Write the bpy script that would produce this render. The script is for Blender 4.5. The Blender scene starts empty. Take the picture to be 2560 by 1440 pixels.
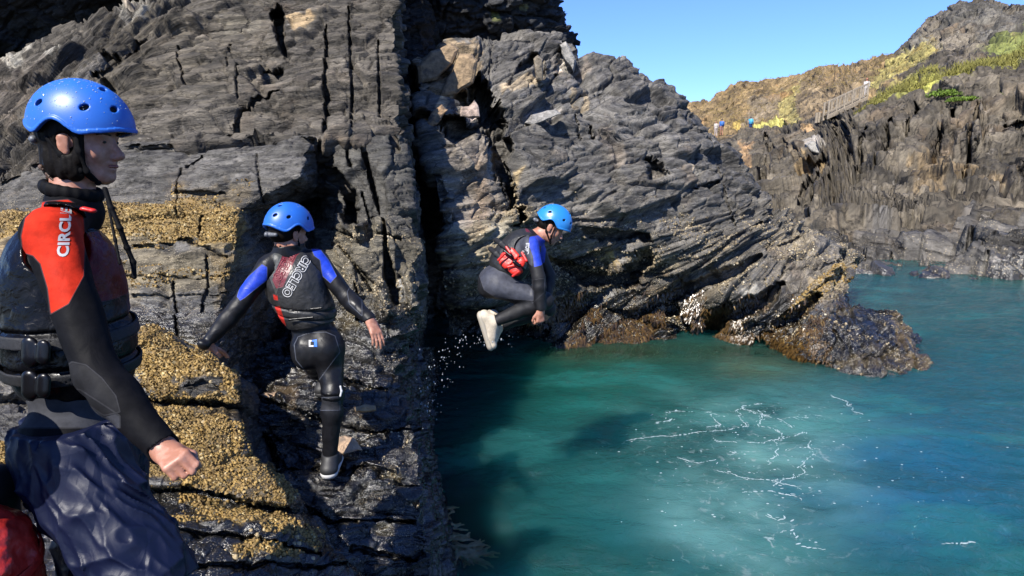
import bpy, bmesh, math, random
import numpy as np
from mathutils import Vector, Matrix
from mathutils.bvhtree import BVHTree

# ---------------------------------------------------------------- camera, sky, sun, exposure
CAMH = 2.8
PITCH = math.radians(10.8)
FPX = 1525.0                      # focal length in pixels of the 2560 px wide photograph
scene = bpy.context.scene
cam_d = bpy.data.cameras.new("camera")
cam_d.sensor_width = 36.0
cam_d.lens = FPX / 2560.0 * 36.0
cam_d.clip_start = 0.05
cam_d.clip_end = 3000.0
cam = bpy.data.objects.new("camera", cam_d)
scene.collection.objects.link(cam)
cam.location = (0, 0, CAMH)
cam.rotation_euler = (math.radians(90) - PITCH, 0, 0)
scene.camera = cam

SUN = np.array([-0.38, -0.66, 0.78]); SUN /= np.linalg.norm(SUN)
world = bpy.data.worlds.new("World"); scene.world = world
world.use_nodes = True
wn = world.node_tree
bg = wn.nodes["Background"]
sky = wn.nodes.new("ShaderNodeTexSky")
sky.sky_type = 'NISHITA'; sky.sun_disc = False
sky.sun_elevation = math.asin(SUN[2]); sky.sun_rotation = math.atan2(SUN[0], SUN[1])
sky.air_density = 1.0; sky.dust_density = 0.0; sky.ozone_density = 4.0
tint_n = wn.nodes.new('ShaderNodeMix'); tint_n.data_type = 'RGBA'; tint_n.blend_type = 'MULTIPLY'; tint_n.inputs[0].default_value = 1.0
wn.links.new(sky.outputs[0], tint_n.inputs[6]); tint_n.inputs[7].default_value = (.60, .77, 1.24, 1)
wn.links.new(tint_n.outputs[2], bg.inputs[0])
bg.inputs[1].default_value = 0.085
sd = bpy.data.lights.new("sun", 'SUN'); sd.energy = 5.0; sd.angle = math.radians(0.5)
sd.color = (1.0, 0.95, 0.87)
so = bpy.data.objects.new("sun", sd); scene.collection.objects.link(so)
so.rotation_euler = Vector(SUN).to_track_quat('Z', 'Y').to_euler()
scene.view_settings.view_transform = 'Standard'
scene.view_settings.look = 'None'
scene.view_settings.exposure = 1.25
scene.view_settings.gamma = 1.0
scene.cycles.max_bounces = 5
scene.cycles.diffuse_bounces = 2
scene.cycles.glossy_bounces = 3

# ---------------------------------------------------------------- helpers: pixels <-> world
CF = np.array([0, math.cos(PITCH), -math.sin(PITCH)])
CU = np.array([0, math.sin(PITCH), math.cos(PITCH)])
CR = np.array([1.0, 0, 0]); CO = np.array([0, 0, CAMH])
def at(px, py, d):
    return CO + d * (CF + (px - 1280) / FPX * CR + (720 - py) / FPX * CU)
def ata(a):
    a = np.asarray(a, float)
    px, py, d = a[..., 0:1], a[..., 1:2], a[..., 2:3]
    return CO + d * (CF + (px - 1280) / FPX * CR + (720 - py) / FPX * CU)
def proj(P):
    q = P - CO
    d = q @ CF
    d = np.where(np.abs(d) < 1e-3, 1e-3, d)
    return 1280 + FPX * (q @ CR) / d, 720 - FPX * (q @ CU) / d, d

# ---------------------------------------------------------------- numpy noise
def hsh(ix, iy, iz, seed):
    with np.errstate(over='ignore'):
        h = (ix.astype(np.int64).astype(np.uint32) * np.uint32(374761393)
             + iy.astype(np.int64).astype(np.uint32) * np.uint32(668265263)
             + iz.astype(np.int64).astype(np.uint32) * np.uint32(2147483647 - 1290)
             + np.uint32((seed * 1274126177 + 12345) & 0xffffffff))
        h = (h ^ (h >> np.uint32(13))) * np.uint32(1274126177)
        h = (h ^ (h >> np.uint32(16))) * np.uint32(2246822519)
        h = h ^ (h >> np.uint32(15))
    return h
def hf(h): return h.astype(np.float64) / 4294967295.0
def rehash(h, k):
    with np.errstate(over='ignore'):
        h = (h ^ np.uint32(k * 2654435761 & 0xffffffff)) * np.uint32(2246822519)
        h = (h ^ (h >> np.uint32(15))) * np.uint32(3266489917)
        return h ^ (h >> np.uint32(14))
def vnoise(p, seed=0):
    i = np.floor(p).astype(np.int64); f = p - i; f = f * f * (3 - 2 * f)
    r = 0
    for dx in (0, 1):
        wx = f[..., 0] if dx else 1 - f[..., 0]
        for dy in (0, 1):
            wy = f[..., 1] if dy else 1 - f[..., 1]
            for dz in (0, 1):
                wz = f[..., 2] if dz else 1 - f[..., 2]
                r = r + wx * wy * wz * hf(hsh(i[..., 0] + dx, i[..., 1] + dy, i[..., 2] + dz, seed))
    return r * 2 - 1
def fbm(p, o=4, seed=0, gain=.5):
    r = 0; a = 1; t = 0
    for k in range(o):
        r = r + a * vnoise(p * (2.03 ** k) + 7.3 * k, seed + k); t += a; a *= gain
    return r / t
def worley(p, seed=0, jit=.9):
    sh = p.shape[:-1]; p = p.reshape(-1, 3)
    i = np.floor(p).astype(np.int64)
    n = len(p); f1 = np.full(n, 9e9); f2 = np.full(n, 9e9); hid = np.zeros(n, np.uint32); cen = np.zeros((n, 3)); hid2 = hid.copy(); cen2 = cen.copy()
    for dx in (-1, 0, 1):
        for dy in (-1, 0, 1):
            for dz in (-1, 0, 1):
                cx, cy, cz = i[:, 0] + dx, i[:, 1] + dy, i[:, 2] + dz
                h = hsh(cx, cy, cz, seed)
                c = np.stack([cx + .5 + jit * (hf(h) - .5), cy + .5 + jit * (hf(rehash(h, 3)) - .5), cz + .5 + jit * (hf(rehash(h, 7)) - .5)], -1)
                d = ((p - c) ** 2).sum(-1)
                m = d < f1
                m2 = ~m & (d < f2); hid2 = np.where(m, hid, np.where(m2, h, hid2)); cen2[m] = cen[m]; cen2[m2] = c[m2]
                f2 = np.where(m, f1, np.minimum(f2, d)); f1 = np.where(m, d, f1)
                hid = np.where(m, h, hid); cen[m] = c[m]
    return np.sqrt(f1).reshape(sh), np.sqrt(f2).reshape(sh), hid.reshape(sh), cen.reshape(sh + (3,)), hid2.reshape(sh), cen2.reshape(sh + (3,))
def sst(a, b, x):
    t = np.clip((x - a) / (b - a), 0, 1); return t * t * (3 - 2 * t)

# ---------------------------------------------------------------- scene objects
def tag(o, label=None, cat=None, group=None, kind=None):
    if label: o["label"] = label
    if cat: o["category"] = cat
    if group: o["group"] = group
    if kind: o["kind"] = kind
    return o
def thing(name, label, cat, loc=(0, 0, 0), group=None):
    o = bpy.data.objects.new(name, None); scene.collection.objects.link(o)
    o.location = tuple(float(v) for v in loc); o.empty_display_size = .1
    return tag(o, label, cat, group)
def mesh_obj(name, V, F, mat, parent=None, smooth=True, attrs=None):
    """V world-space vertices, F faces (n,4) array or list"""
    V = np.asarray(V, dtype=np.float64)
    if parent is not None: V = V - np.array(parent_origin(parent))
    me = bpy.data.meshes.new(name)
    if isinstance(F, np.ndarray):
        k = F.shape[1]; n = len(F)
        me.vertices.add(len(V)); me.vertices.foreach_set("co", V.astype(np.float32).ravel())
        me.loops.add(n * k); me.loops.foreach_set("vertex_index", F.astype(np.int32).ravel())
        me.polygons.add(n); me.polygons.foreach_set("loop_start", np.arange(0, n * k, k, dtype=np.int32))
        me.polygons.foreach_set("loop_total", np.full(n, k, np.int32))
        me.update(calc_edges=True)
    else:
        me.from_pydata([tuple(v) for v in V], [], F); me.update()
    if smooth: me.polygons.foreach_set("use_smooth", [True] * len(me.polygons))
    if attrs:
        for an, av in attrs.items():
            av = np.asarray(av)
            if av.ndim == 1:
                a = me.attributes.new(an, 'FLOAT', 'POINT'); a.data.foreach_set("value", av.astype(np.float32))
            else:
                a = me.attributes.new(an, 'FLOAT_VECTOR', 'POINT'); a.data.foreach_set("vector", av.astype(np.float32).ravel())
    if mat: me.materials.append(mat)
    o = bpy.data.objects.new(name, me); scene.collection.objects.link(o)
    if parent is not None: o.parent = parent
    return o
def parent_origin(p):
    v = Vector((0, 0, 0))
    while p is not None:
        v = v + p.location; p = p.parent
    return v

# ---------------------------------------------------------------- materials
def newmat(name):
    m = bpy.data.materials.new(name); m.use_nodes = True
    nt = m.node_tree; return m, nt, nt.nodes["Principled BSDF"]
def N(nt, typ, **kw):
    n = nt.nodes.new(typ)
    for k, v in kw.items():
        if k == 'ins':
            for a, b in v.items():
                if isinstance(b, bpy.types.NodeSocket): nt.links.new(b, n.inputs[a])
                else: n.inputs[a].default_value = b
        else: setattr(n, k, v)
    return n
def mathn(nt, op, a, b=None, c=None, clamp=False):
    n = nt.nodes.new("ShaderNodeMath"); n.operation = op; n.use_clamp = clamp
    for i, v in enumerate((a, b, c)):
        if v is None: continue
        if isinstance(v, bpy.types.NodeSocket): nt.links.new(v, n.inputs[i])
        else: n.inputs[i].default_value = v
    return n.outputs[0]
def mixc(nt, fac, a, b, mode='MIX'):
    n = nt.nodes.new("ShaderNodeMix"); n.data_type = 'RGBA'; n.blend_type = mode
    for i, v in ((0, fac), (6, a), (7, b)):
        if isinstance(v, bpy.types.NodeSocket): nt.links.new(v, n.inputs[i])
        else: n.inputs[i].default_value = v if not isinstance(v, tuple) else (v + (1,) if len(v) == 3 else v)
    return n.outputs[2]
def ramp(nt, x, a, b, ya=0., yb=1.):
    n = nt.nodes.new("ShaderNodeMapRange"); n.interpolation_type = 'SMOOTHSTEP'
    nt.links.new(x, n.inputs[0])
    for i, v in ((1, a), (2, b), (3, ya), (4, yb)): n.inputs[i].default_value = v
    return n.outputs[0]
def attr(nt, name, out='Fac'):
    n = nt.nodes.new("ShaderNodeAttribute"); n.attribute_name = name; return n.outputs[out]
def noise(nt, vec, scale, detail=4, rough=.55, dist=0., out=0):
    n = nt.nodes.new("ShaderNodeTexNoise"); n.inputs['Scale'].default_value = scale
    n.inputs['Detail'].default_value = detail; n.inputs['Roughness'].default_value = rough
    n.inputs['Distortion'].default_value = dist
    if vec is not None: nt.links.new(vec, n.inputs['Vector'])
    return n.outputs[out]
def voro(nt, vec, scale, feat='F1', out='Distance', rnd=1.):
    n = nt.nodes.new("ShaderNodeTexVoronoi"); n.feature = feat; n.inputs['Scale'].default_value = scale
    n.inputs['Randomness'].default_value = rnd
    if vec is not None: nt.links.new(vec, n.inputs['Vector'])
    return n.outputs[out]
def bump(nt, h, strength, dist, prev=None):
    n = nt.nodes.new("ShaderNodeBump"); n.inputs['Strength'].default_value = strength; n.inputs['Distance'].default_value = dist
    nt.links.new(h, n.inputs['Height'])
    if prev is not None: nt.links.new(prev, n.inputs['Normal'])
    return n.outputs[0]

def rock_mat(name, unit=1.0):
    """unit: size of the fine grain in metres relative to near rock; reads attributes col, wet, spk, bed"""
    m, nt, b = newmat(name)
    bed = attr(nt, 'bed', 'Vector'); col = attr(nt, 'col', 'Vector'); wet = attr(nt, 'wet'); spk = attr(nt, 'spk')
    pos = N(nt, "ShaderNodeTexCoord").outputs['Object']
    n1 = noise(nt, bed, 3.0 / unit, 6, .65)               # streaks along the bedding
    n2 = noise(nt, pos, 9.0 / unit, 5, .6)
    n3 = noise(nt, bed, 11.0 / unit, 4, .7); n4 = noise(nt, bed, 34.0 / unit, 4, .75)
    v = mathn(nt, 'MULTIPLY_ADD', ramp(nt, n1, .3, .72), 1.3, .35)
    v2 = mathn(nt, 'MULTIPLY', mathn(nt, 'MULTIPLY_ADD', n2, .9, .55), ramp(nt, n4, .3, .7, .65, 1.35))
    c1 = mixc(nt, 1.0, col, mixc(nt, 1.0, N(nt, "ShaderNodeCombineColor", ins={0: v, 1: v, 2: v}).outputs[0],
              N(nt, "ShaderNodeCombineColor", ins={0: v2, 1: v2, 2: v2}).outputs[0], 'MULTIPLY'), 'MULTIPLY')
    # pale bedding streaks: mineral veins, strengthened as painted sun glints
    st = mathn(nt, 'MULTIPLY', ramp(nt, n3, .60, .72), ramp(nt, noise(nt, pos, 1.3 / unit, 3), .45, .65))
    c2 = mixc(nt, mathn(nt, 'MULTIPLY', st, .55), c1, (.30, .27, .235))
    # warm rusty stain
    rs = ramp(nt, noise(nt, pos, .9 / unit, 4, .6, .4), .55, .72)
    c2 = mixc(nt, mathn(nt, 'MULTIPLY', rs, .30), c2, mixc(nt, 1., c2, (1.7, 1.15, .65), 'MULTIPLY'))
    # barnacle specks
    vd = voro(nt, pos, 55 / unit); vs = voro(nt, pos, 24 / unit)
    sm = ramp(nt, noise(nt, pos, 5.0 / unit, 4, .6), .42, .62)
    s1 = mathn(nt, 'MULTIPLY', mathn(nt, 'MULTIPLY', mathn(nt, 'SUBTRACT', 1., ramp(nt, vd, .22, .36)), sm), spk)
    s2 = mathn(nt, 'MULTIPLY', mathn(nt, 'MULTIPLY', mathn(nt, 'SUBTRACT', 1., ramp(nt, vs, .12, .2)), ramp(nt, n2, .45, .55)), spk)
    sp = mathn(nt, 'MAXIMUM', s1, s2)
    c3 = mixc(nt, sp, c2, (.30, .25, .17))
    wv = N(nt, "ShaderNodeVectorMath", operation='SCALE', ins={0: noise(nt, pos, 4 / unit, 3, .6, 0., 1)}); wv.inputs['Scale'].default_value = .07 * unit
    bw = N(nt, "ShaderNodeVectorMath", operation='ADD', ins={0: bed, 1: wv.outputs[0]}).outputs[0]
    ce = voro(nt, bw, 3.1 / unit, 'DISTANCE_TO_EDGE'); ce2 = voro(nt, bw, 8.5 / unit, 'DISTANCE_TO_EDGE')
    ck = mathn(nt, 'MULTIPLY', mathn(nt, 'SUBTRACT', 1., ramp(nt, ce, .004, .035)), ramp(nt, n2, .42, .6))
    ck2 = mathn(nt, 'MULTIPLY', mathn(nt, 'SUBTRACT', 1., ramp(nt, ce2, .01, .06)), ramp(nt, n2, .5, .62))
    ck = mathn(nt, 'MAXIMUM', ck, mathn(nt, 'MULTIPLY', ck2, .7))
    c3 = mixc(nt, mathn(nt, 'MULTIPLY', ck, .8), c3, (.006, .005, .0045))
    nt.links.new(c3, b.inputs['Base Color'])
    r = mathn(nt, 'SUBTRACT', .80, mathn(nt, 'MULTIPLY', wet, mathn(nt, 'MULTIPLY_ADD', n2, .5, .32)))
    nt.links.new(mathn(nt, 'MAXIMUM', r, .16), b.inputs['Roughness'])
    nt.links.new(mathn(nt, 'MULTIPLY_ADD', wet, .35, .32), b.inputs['Specular IOR Level'])
    h = mathn(nt, 'ADD', mathn(nt, 'MULTIPLY', n1, 1.1), mathn(nt, 'ADD', mathn(nt, 'MULTIPLY', n3, .5), mathn(nt, 'MULTIPLY', sp, .25)))
    h = mathn(nt, 'SUBTRACT', h, mathn(nt, 'MULTIPLY', ck, .9))
    rgh = ramp(nt, noise(nt, pos, 1.5 / unit, 2, .5), .38, .64, .22, 1.2)     # smooth slabs here, shattered rock there
    # broken slate: every chip is a flat facet with a lean of its own
    gm = N(nt, "ShaderNodeNewGeometry").outputs['Normal']; acc = gm
    for sc_, am in ((4.2, .85), (11., .75), (27., .5)):
        vc = voro(nt, bw, sc_ / unit, 'F1', 'Color')
        sb_ = N(nt, "ShaderNodeVectorMath", operation='SUBTRACT', ins={0: vc}); sb_.inputs[1].default_value = (.5, .5, .5)
        sl = N(nt, "ShaderNodeVectorMath", operation='SCALE', ins={0: sb_.outputs[0]}); nt.links.new(mathn(nt, 'MULTIPLY', rgh, am), sl.inputs['Scale'])
        acc = N(nt, "ShaderNodeVectorMath", operation='ADD', ins={0: acc, 1: sl.outputs[0]}).outputs[0]
    acc = N(nt, "ShaderNodeVectorMath", operation='NORMALIZE', ins={0: acc}).outputs[0]
    nb = bump(nt, h, .6, .022 * unit, acc); nb = bump(nt, mathn(nt, 'MULTIPLY', n4, rgh), .8, .012 * unit, nb)
    f = noise(nt, pos, 70 / unit, 3, .7)
    nt.links.new(bump(nt, f, .55, .007 * unit, nb), b.inputs['Normal'])
    return m
def simple_mat(name, col, rough=.6, spec=.5, bscale=None, bdist=.002, bstr=.5, var=0., vscale=20., coat=0., metal=0., sheen=0.):
    m, nt, b = newmat(name)
    pos = N(nt, "ShaderNodeTexCoord").outputs['Object']
    if var:
        n = ramp(nt, noise(nt, pos, vscale, 4, .6), .3, .7, 1 - var, 1 + var)
        c = mixc(nt, 1., col, N(nt, "ShaderNodeCombineColor", ins={0: n, 1: n, 2: n}).outputs[0], 'MULTIPLY')
        nt.links.new(c, b.inputs['Base Color'])
    else: b.inputs['Base Color'].default_value = col + (1,)
    b.inputs['Roughness'].default_value = rough; b.inputs['Specular IOR Level'].default_value = spec
    b.inputs['Coat Weight'].default_value = coat; b.inputs['Metallic'].default_value = metal
    b.inputs['Sheen Weight'].default_value = sheen
    if bscale: nt.links.new(bump(nt, noise(nt, pos, bscale, 4, .6), bstr, bdist), b.inputs['Normal'])
    return m
# ---------------------------------------------------------------- rock builder
ALB = .40
def sdpoly(px, py, poly):
    """signed distance (negative inside) to a polygon, in the units of px"""
    d = np.full(px.shape, 1e18); ins = np.zeros(px.shape, bool)
    n = len(poly)
    for i in range(n):
        x1, y1 = poly[i][:2]; x2, y2 = poly[(i + 1) % n][:2]
        ex, ey = x2 - x1, y2 - y1
        t = np.clip(((px - x1) * ex + (py - y1) * ey) / (ex * ex + ey * ey + 1e-12), 0, 1)
        d = np.minimum(d, (px - x1 - t * ex) ** 2 + (py - y1 - t * ey) ** 2)
        c = ((y1 > py) != (y2 > py)) & (px < (x2 - x1) * (py - y1) / ((y2 - y1) if abs(y2 - y1) > 1e-9 else 1e-9) + x1)
        ins ^= c
    return np.where(ins, -1, 1) * np.sqrt(d)
def dpath(px, py, pts):
    """distance to a polyline / local width"""
    best = np.full(px.shape, 1e9)
    for (x1, y1, w1), (x2, y2, w2) in zip(pts[:-1], pts[1:]):
        ex, ey = x2 - x1, y2 - y1
        t = np.clip(((px - x1) * ex + (py - y1) * ey) / (ex * ex + ey * ey + 1e-12), 0, 1)
        dd = np.hypot(px - x1 - t * ex, py - y1 - t * ey) / (w1 + t * (w2 - w1))
        best = np.minimum(best, dd)
    return best
def resample(G, step, step_t):
    """bilinear refinement of a control grid G (R,C,3 of px,py,depth); returns world points"""
    G = np.asarray(G, float)
    W = ata(G)
    R, C = G.shape[:2]
    nr = [max(2, int(np.ceil(max(np.hypot(*(G[i + 1, j, :2] - G[i, j, :2])) for j in range(C)) / step))) for i in range(R - 1)]
    nc = [max(2, int(np.ceil(max(np.hypot(*(G[i, j + 1, :2] - G[i, j, :2])) for i in range(R)) / step))) for j in range(C - 1)]
    # walls running away from the viewer need rows of their own (true length)
    for i in range(R - 1):
        L = max(np.linalg.norm(W[i + 1, j] - W[i, j]) for j in range(C)); nr[i] = min(max(nr[i], int(L / step_t)), 260)
    for j in range(C - 1):
        L = max(np.linalg.norm(W[i, j + 1] - W[i, j]) for i in range(R)); nc[j] = min(max(nc[j], int(L / step_t)), 260)
    def tt(ns):
        out = []
        for i, n in enumerate(ns): out += [i + k / n for k in range(n)]
        return np.array(out + [len(ns)])
    u, v = tt(nr), tt(nc)
    iu = np.minimum(u.astype(int), R - 2); iv = np.minimum(v.astype(int), C - 2)
    fu = (u - iu)[:, None, None]; fv = (v - iv)[None, :, None]
    a, b = W[iu][:, iv], W[iu][:, iv + 1]; c, d = W[iu + 1][:, iv], W[iu + 1][:, iv + 1]
    return (a * (1 - fu) + c * fu) * (1 - fv) + (b * (1 - fu) + d * fu) * fv
def normals(P):
    du = np.gradient(P, axis=0); dv = np.gradient(P, axis=1)
    n = np.cross(du, dv)
    for _ in range(6):
        m = n.copy(); m[1:-1] = (n[:-2] + n[1:-1] * 2 + n[2:]) / 4
        k = m.copy(); k[:, 1:-1] = (m[:, :-2] + m[:, 1:-1] * 2 + m[:, 2:]) / 4; n = k
    return n / (np.linalg.norm(n, axis=-1, keepdims=True) + 1e-12)
def frame(rx, ry, rz):
    return np.array(Matrix.Rotation(math.radians(rx), 3, 'X') @ Matrix.Rotation(math.radians(ry), 3, 'Y') @ Matrix.Rotation(math.radians(rz), 3, 'Z'))
WK = [1.]
def bedpos(P, fr, seed=0, warp=.12, ws=.8):
    q = P @ fr
    w = np.stack([fbm(P * ws + 3.1 * k, 3, seed + 11 * k) for k in range(3)], -1)
    return q + w * warp
def slabs(q, size, seed, h=1., tilt=.5, crack=.35, cw=.06):
    """blocky steps: one flat tilted facet per cell; q in bedding frame (x along, y into, z across)"""
    p = q / np.array(size)
    f1, f2, hid, cen, hid2, cen2 = worley(p, seed)
    def val(hid, cen):
        return h * (hf(rehash(hid, 11)) - .5) + tilt * ((p - cen) * np.stack([hf(rehash(hid, k)) - .5 for k in (21, 22, 23)], -1)).sum(-1)
    w = .5 + .5 * sst(0, cw * 2.4, f2 - f1); v = val(hid, cen) * w + val(hid2, cen2) * (1 - w)
    return v - crack * (1 - sst(0, cw * 2, f2 - f1)), hf(rehash(hid, 5)) - .5, (1 - sst(0, cw * 1.2, f2 - f1))
def layers(q, lam, seed):
    """thin strata: random offset per layer, each with its own ramp"""
    z = q[..., 2] / lam
    k = np.floor(z).astype(np.int64); f = z - k
    lat = np.floor(q[..., 0] / (lam * 9) + 5.3 * hf(hsh(k, k * 0, k * 0, seed + 9))).astype(np.int64)
    a = hf(hsh(k, lat, k * 0, seed)) - .5
    return a + (.5 - f) * .35
def rock(name, G, mat, bed=(0, 0, 0), big=(1, .6, .35), amp=.12, sm=None, asm=.04, lam=.08, alam=.02, fb=.015, fbs=2.,
         carve=(), tint=(), base=(.085, .083, .082), wetf=None, spkf=None, seed=0, step=4., step_t=.03, back=(1, 1, 1, 1), T=1.0,
         label=None, bscale=1.0, warp=.05, dispmask=None, kind='structure', cat=None, bedfn=None, stretch=(1., 1., 5.), alb=.42):
    G = [[tuple(c) for c in row] for row in G]
    G = np.array(G, float)
    # rims roll over, away from the viewer: top, bottom, left, right
    if back[0]: G = np.concatenate([G[:1] + np.array([0, 14, T]), G], 0)
    if back[1]: G = np.concatenate([G, G[-1:] + np.array([0, -14, T])], 0)
    if back[2]: G = np.concatenate([G[:, :1] + np.array([10, 0, T]), G], 1)
    if back[3]: G = np.concatenate([G, G[:, -1:] + np.array([-10, 0, T])], 1)
    P = resample(G, step, step_t); n = normals(P)
    px, py, dd = proj(P)
    fr = frame(*bed)
    q = bedpos(P, fr, seed, warp, 1.0 / max(big[0], .3)) if bedfn is None else bedfn(P, px, py)
    S1, t1, k1 = slabs(q, big, seed + 1); D = amp * S1; tone = 1 + .45 * t1
    if sm is not None:
        S2, t2, k2 = slabs(q, sm, seed + 2, crack=.5); D = D + asm * S2; tone = tone * (1 + .45 * t2) * (1 - .35 * k2)
    D = D + alam * (layers(q, lam, seed + 3) + .5 * layers(q, lam * .55, seed + 4))
    D = D + fb * fbm(P * fbs, 5, seed + 5)
    if dispmask is not None: D = D * dispmask(px, py, P)
    cv = np.zeros(px.shape)
    for pts, depth in carve:
        dn = dpath(px, py, pts) + (.55 * fbm(P * 5 / bscale, 4, seed + 6) + .30 * fbm(P * 22 / bscale, 2, seed + 7))
        cv = np.maximum(cv, depth * (1 - sst(.55, 1.1, dn))) if depth > 0 else np.minimum(cv, depth * (1 - sst(.3, 1.1, dn))) + np.maximum(cv, 0)
    view = (P - CO) / np.linalg.norm(P - CO, axis=-1, keepdims=True)
    P2 = P + n * D[..., None] + view * cv[..., None]
    # attributes
    col = np.ones(P.shape) * np.array(base)
    nz = fbm(P * 3.2 / bscale, 4, seed + 8); nz2 = fbm(P * 11 / bscale, 3, seed + 9)
    col = col * (1 + .35 * fbm(P * 1.1 / bscale, 3, seed + 10))[..., None]
    wet = np.zeros(px.shape) if wetf is None else wetf(px, py, P)
    spk = np.zeros(px.shape) if spkf is None else spkf(px, py, P)
    col = col * tone[..., None]
    for poly, c, st, fe in tint:
        s = sdpoly(px, py, poly) + fe * (nz * 1.3 + nz2 * .9)
        w = (st * (1 - sst(-fe * .25, fe * .25, s)))[..., None]
        col = col * (1 - w) + np.array(c) * w * (.55 + .45 * tone[..., None])
    col = np.where((wet > 0)[..., None], col * (1 - .72 * wet[..., None]), col)
    H, W = px.shape
    idx = np.arange(H * W).reshape(H, W)
    F = np.stack([idx[:-1, :-1], idx[:-1, 1:], idx[1:, 1:], idx[1:, :-1]], -1).reshape(-1, 4)[:, ::-1]
    WK[0] = 0.     # grain runs straight through the stone: straight coordinates of the displaced surface
    qq = (P2 @ fr if bedfn is None else bedfn(P2, px, py)) * np.array(stretch)
    WK[0] = 1.
    o = mesh_obj(name, P2.reshape(-1, 3), F, mat, smooth=False, attrs=dict(col=alb * col.reshape(-1, 3), wet=wet.ravel(), spk=spk.ravel(), bed=qq.reshape(-1, 3)))
    tag(o, label, cat, kind=kind)
    return o, P2, n, px, py
# ---------------------------------------------------------------- the cliffs and ledges
M_near = rock_mat("slate_near", .55)
M_mid = rock_mat("slate_mid", 1.0)
M_far = rock_mat("slate_far", 4.0)
GREY = (.105, .103, .100); BROWN = (.15, .125, .09); TAN = (.42, .32, .20); PINK = (.24, .20, .185)
YEL = (.40, .27, .09); BLK = (.02, .02, .021); PALE = (.5, .46, .38)

# --- upper left face
gA = [
 [(-640,340,7.3),(0,150,7.5),(150,85,7.6),(330,20,7.7),(500,-20,7.8),(700,-50,7.8),(860,-70,7.8),(992,-90,7.8),(1002,-90,11.5)],
 [(-640,430,6.7),(0,300,6.8),(150,220,6.9),(330,170,7.0),(500,150,7.0),(690,150,7.05),(860,150,6.95),(985,170,7.0),(1000,170,11.5)],
 [(-640,520,6.2),(0,400,6.3),(150,330,6.4),(330,300,6.4),(500,290,6.4),(690,285,6.45),(860,290,6.35),(1003,320,6.4),(1014,320,11)],
 [(-640,560,5.9),(0,455,6.0),(150,400,6.05),(330,368,6.0),(500,356,6.0),(690,342,6.05),(860,350,5.95),(1015,400,6.1),(1026,400,10.6)],
]
carveA = [
 ([(686,20,16),(700,60,18),(708,120,8)], .9),
 ([(812,60,4),(816,180,5),(806,360,9)], .25), ([(870,20,3),(880,200,5),(878,330,4)], .18),
 ([(945,100,3),(950,300,4)], .15), ([(300,150,4),(210,330,4)], .2), ([(380,60,5),(250,240,5)], .18),
 ([(700,170,8),(672,195,16),(660,170,5)], .2), ([(545,330,4),(640,250,5),(700,232,3)], .14),
 ([(140,240,5),(60,330,5)], .25), ([(565,90,4),(578,190,3)], .12),
 ([(270,150,6),(300,175,16),(250,200,10)], .25), ([(440,110,3),(470,220,3)], .12),
 ([(600,180,3),(596,250,3)], .1)]
tintA = [
 ([(330,20),(700,40),(700,150),(560,230),(330,250),(200,230)], BROWN, .55, 40),
 ([(712,35),(800,40),(775,70),(740,90),(722,60)], (.46,.33,.18), 1., 8),
 ([(520,20),(640,25),(640,60),(560,62)], (.22,.19,.14), .9, 10),
 ([(0,140),(120,70),(130,85),(10,160)], PALE, .9, 8), ([(60,190),(170,100),(185,110),(90,200)], PALE, .9, 6),  # sunlit edges of the slanting strata, painted into the colour
 ([(300,30),(380,15),(350,50),(300,65)], PALE, .8, 10), ([(180,225),(270,150),(280,160),(200,235)], (.3,.27,.23), .9, 8),
 ([(0,180),(120,150),(140,240),(0,330)], (.16,.13,.10), .8, 20),
]
def bedA(P, px, py):
    a1 = frame(8, -42, 4); a2 = frame(8, -5, 4); w = np.stack([fbm(P * .7 + 3.1 * k, 3, 103 + 11 * k) for k in range(3)], -1) * .05 * WK[0]
    t = (1 - sst(250, 520, px + .9 * py))[..., None]
    return (P @ a2) * (1 - t) + (P @ a1) * t + w
gA.append([(x, y + 60, d + .35) for x, y, d in gA[-1]]); gA.append([(x, y + 140, d + .5) for x, y, d in gA[-2]])
oA = rock("cliff", gA, M_mid, bedfn=bedA, big=(.95, .5, .42), amp=.22, sm=(.34, .24, .12), asm=.085, lam=.14, alam=.035,
     fb=.025, carve=carveA, tint=tintA, base=(.128, .110, .086), alb=.46, seed=3, step=3.1, back=(1, 0, 1, 1), T=1.6)
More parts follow.
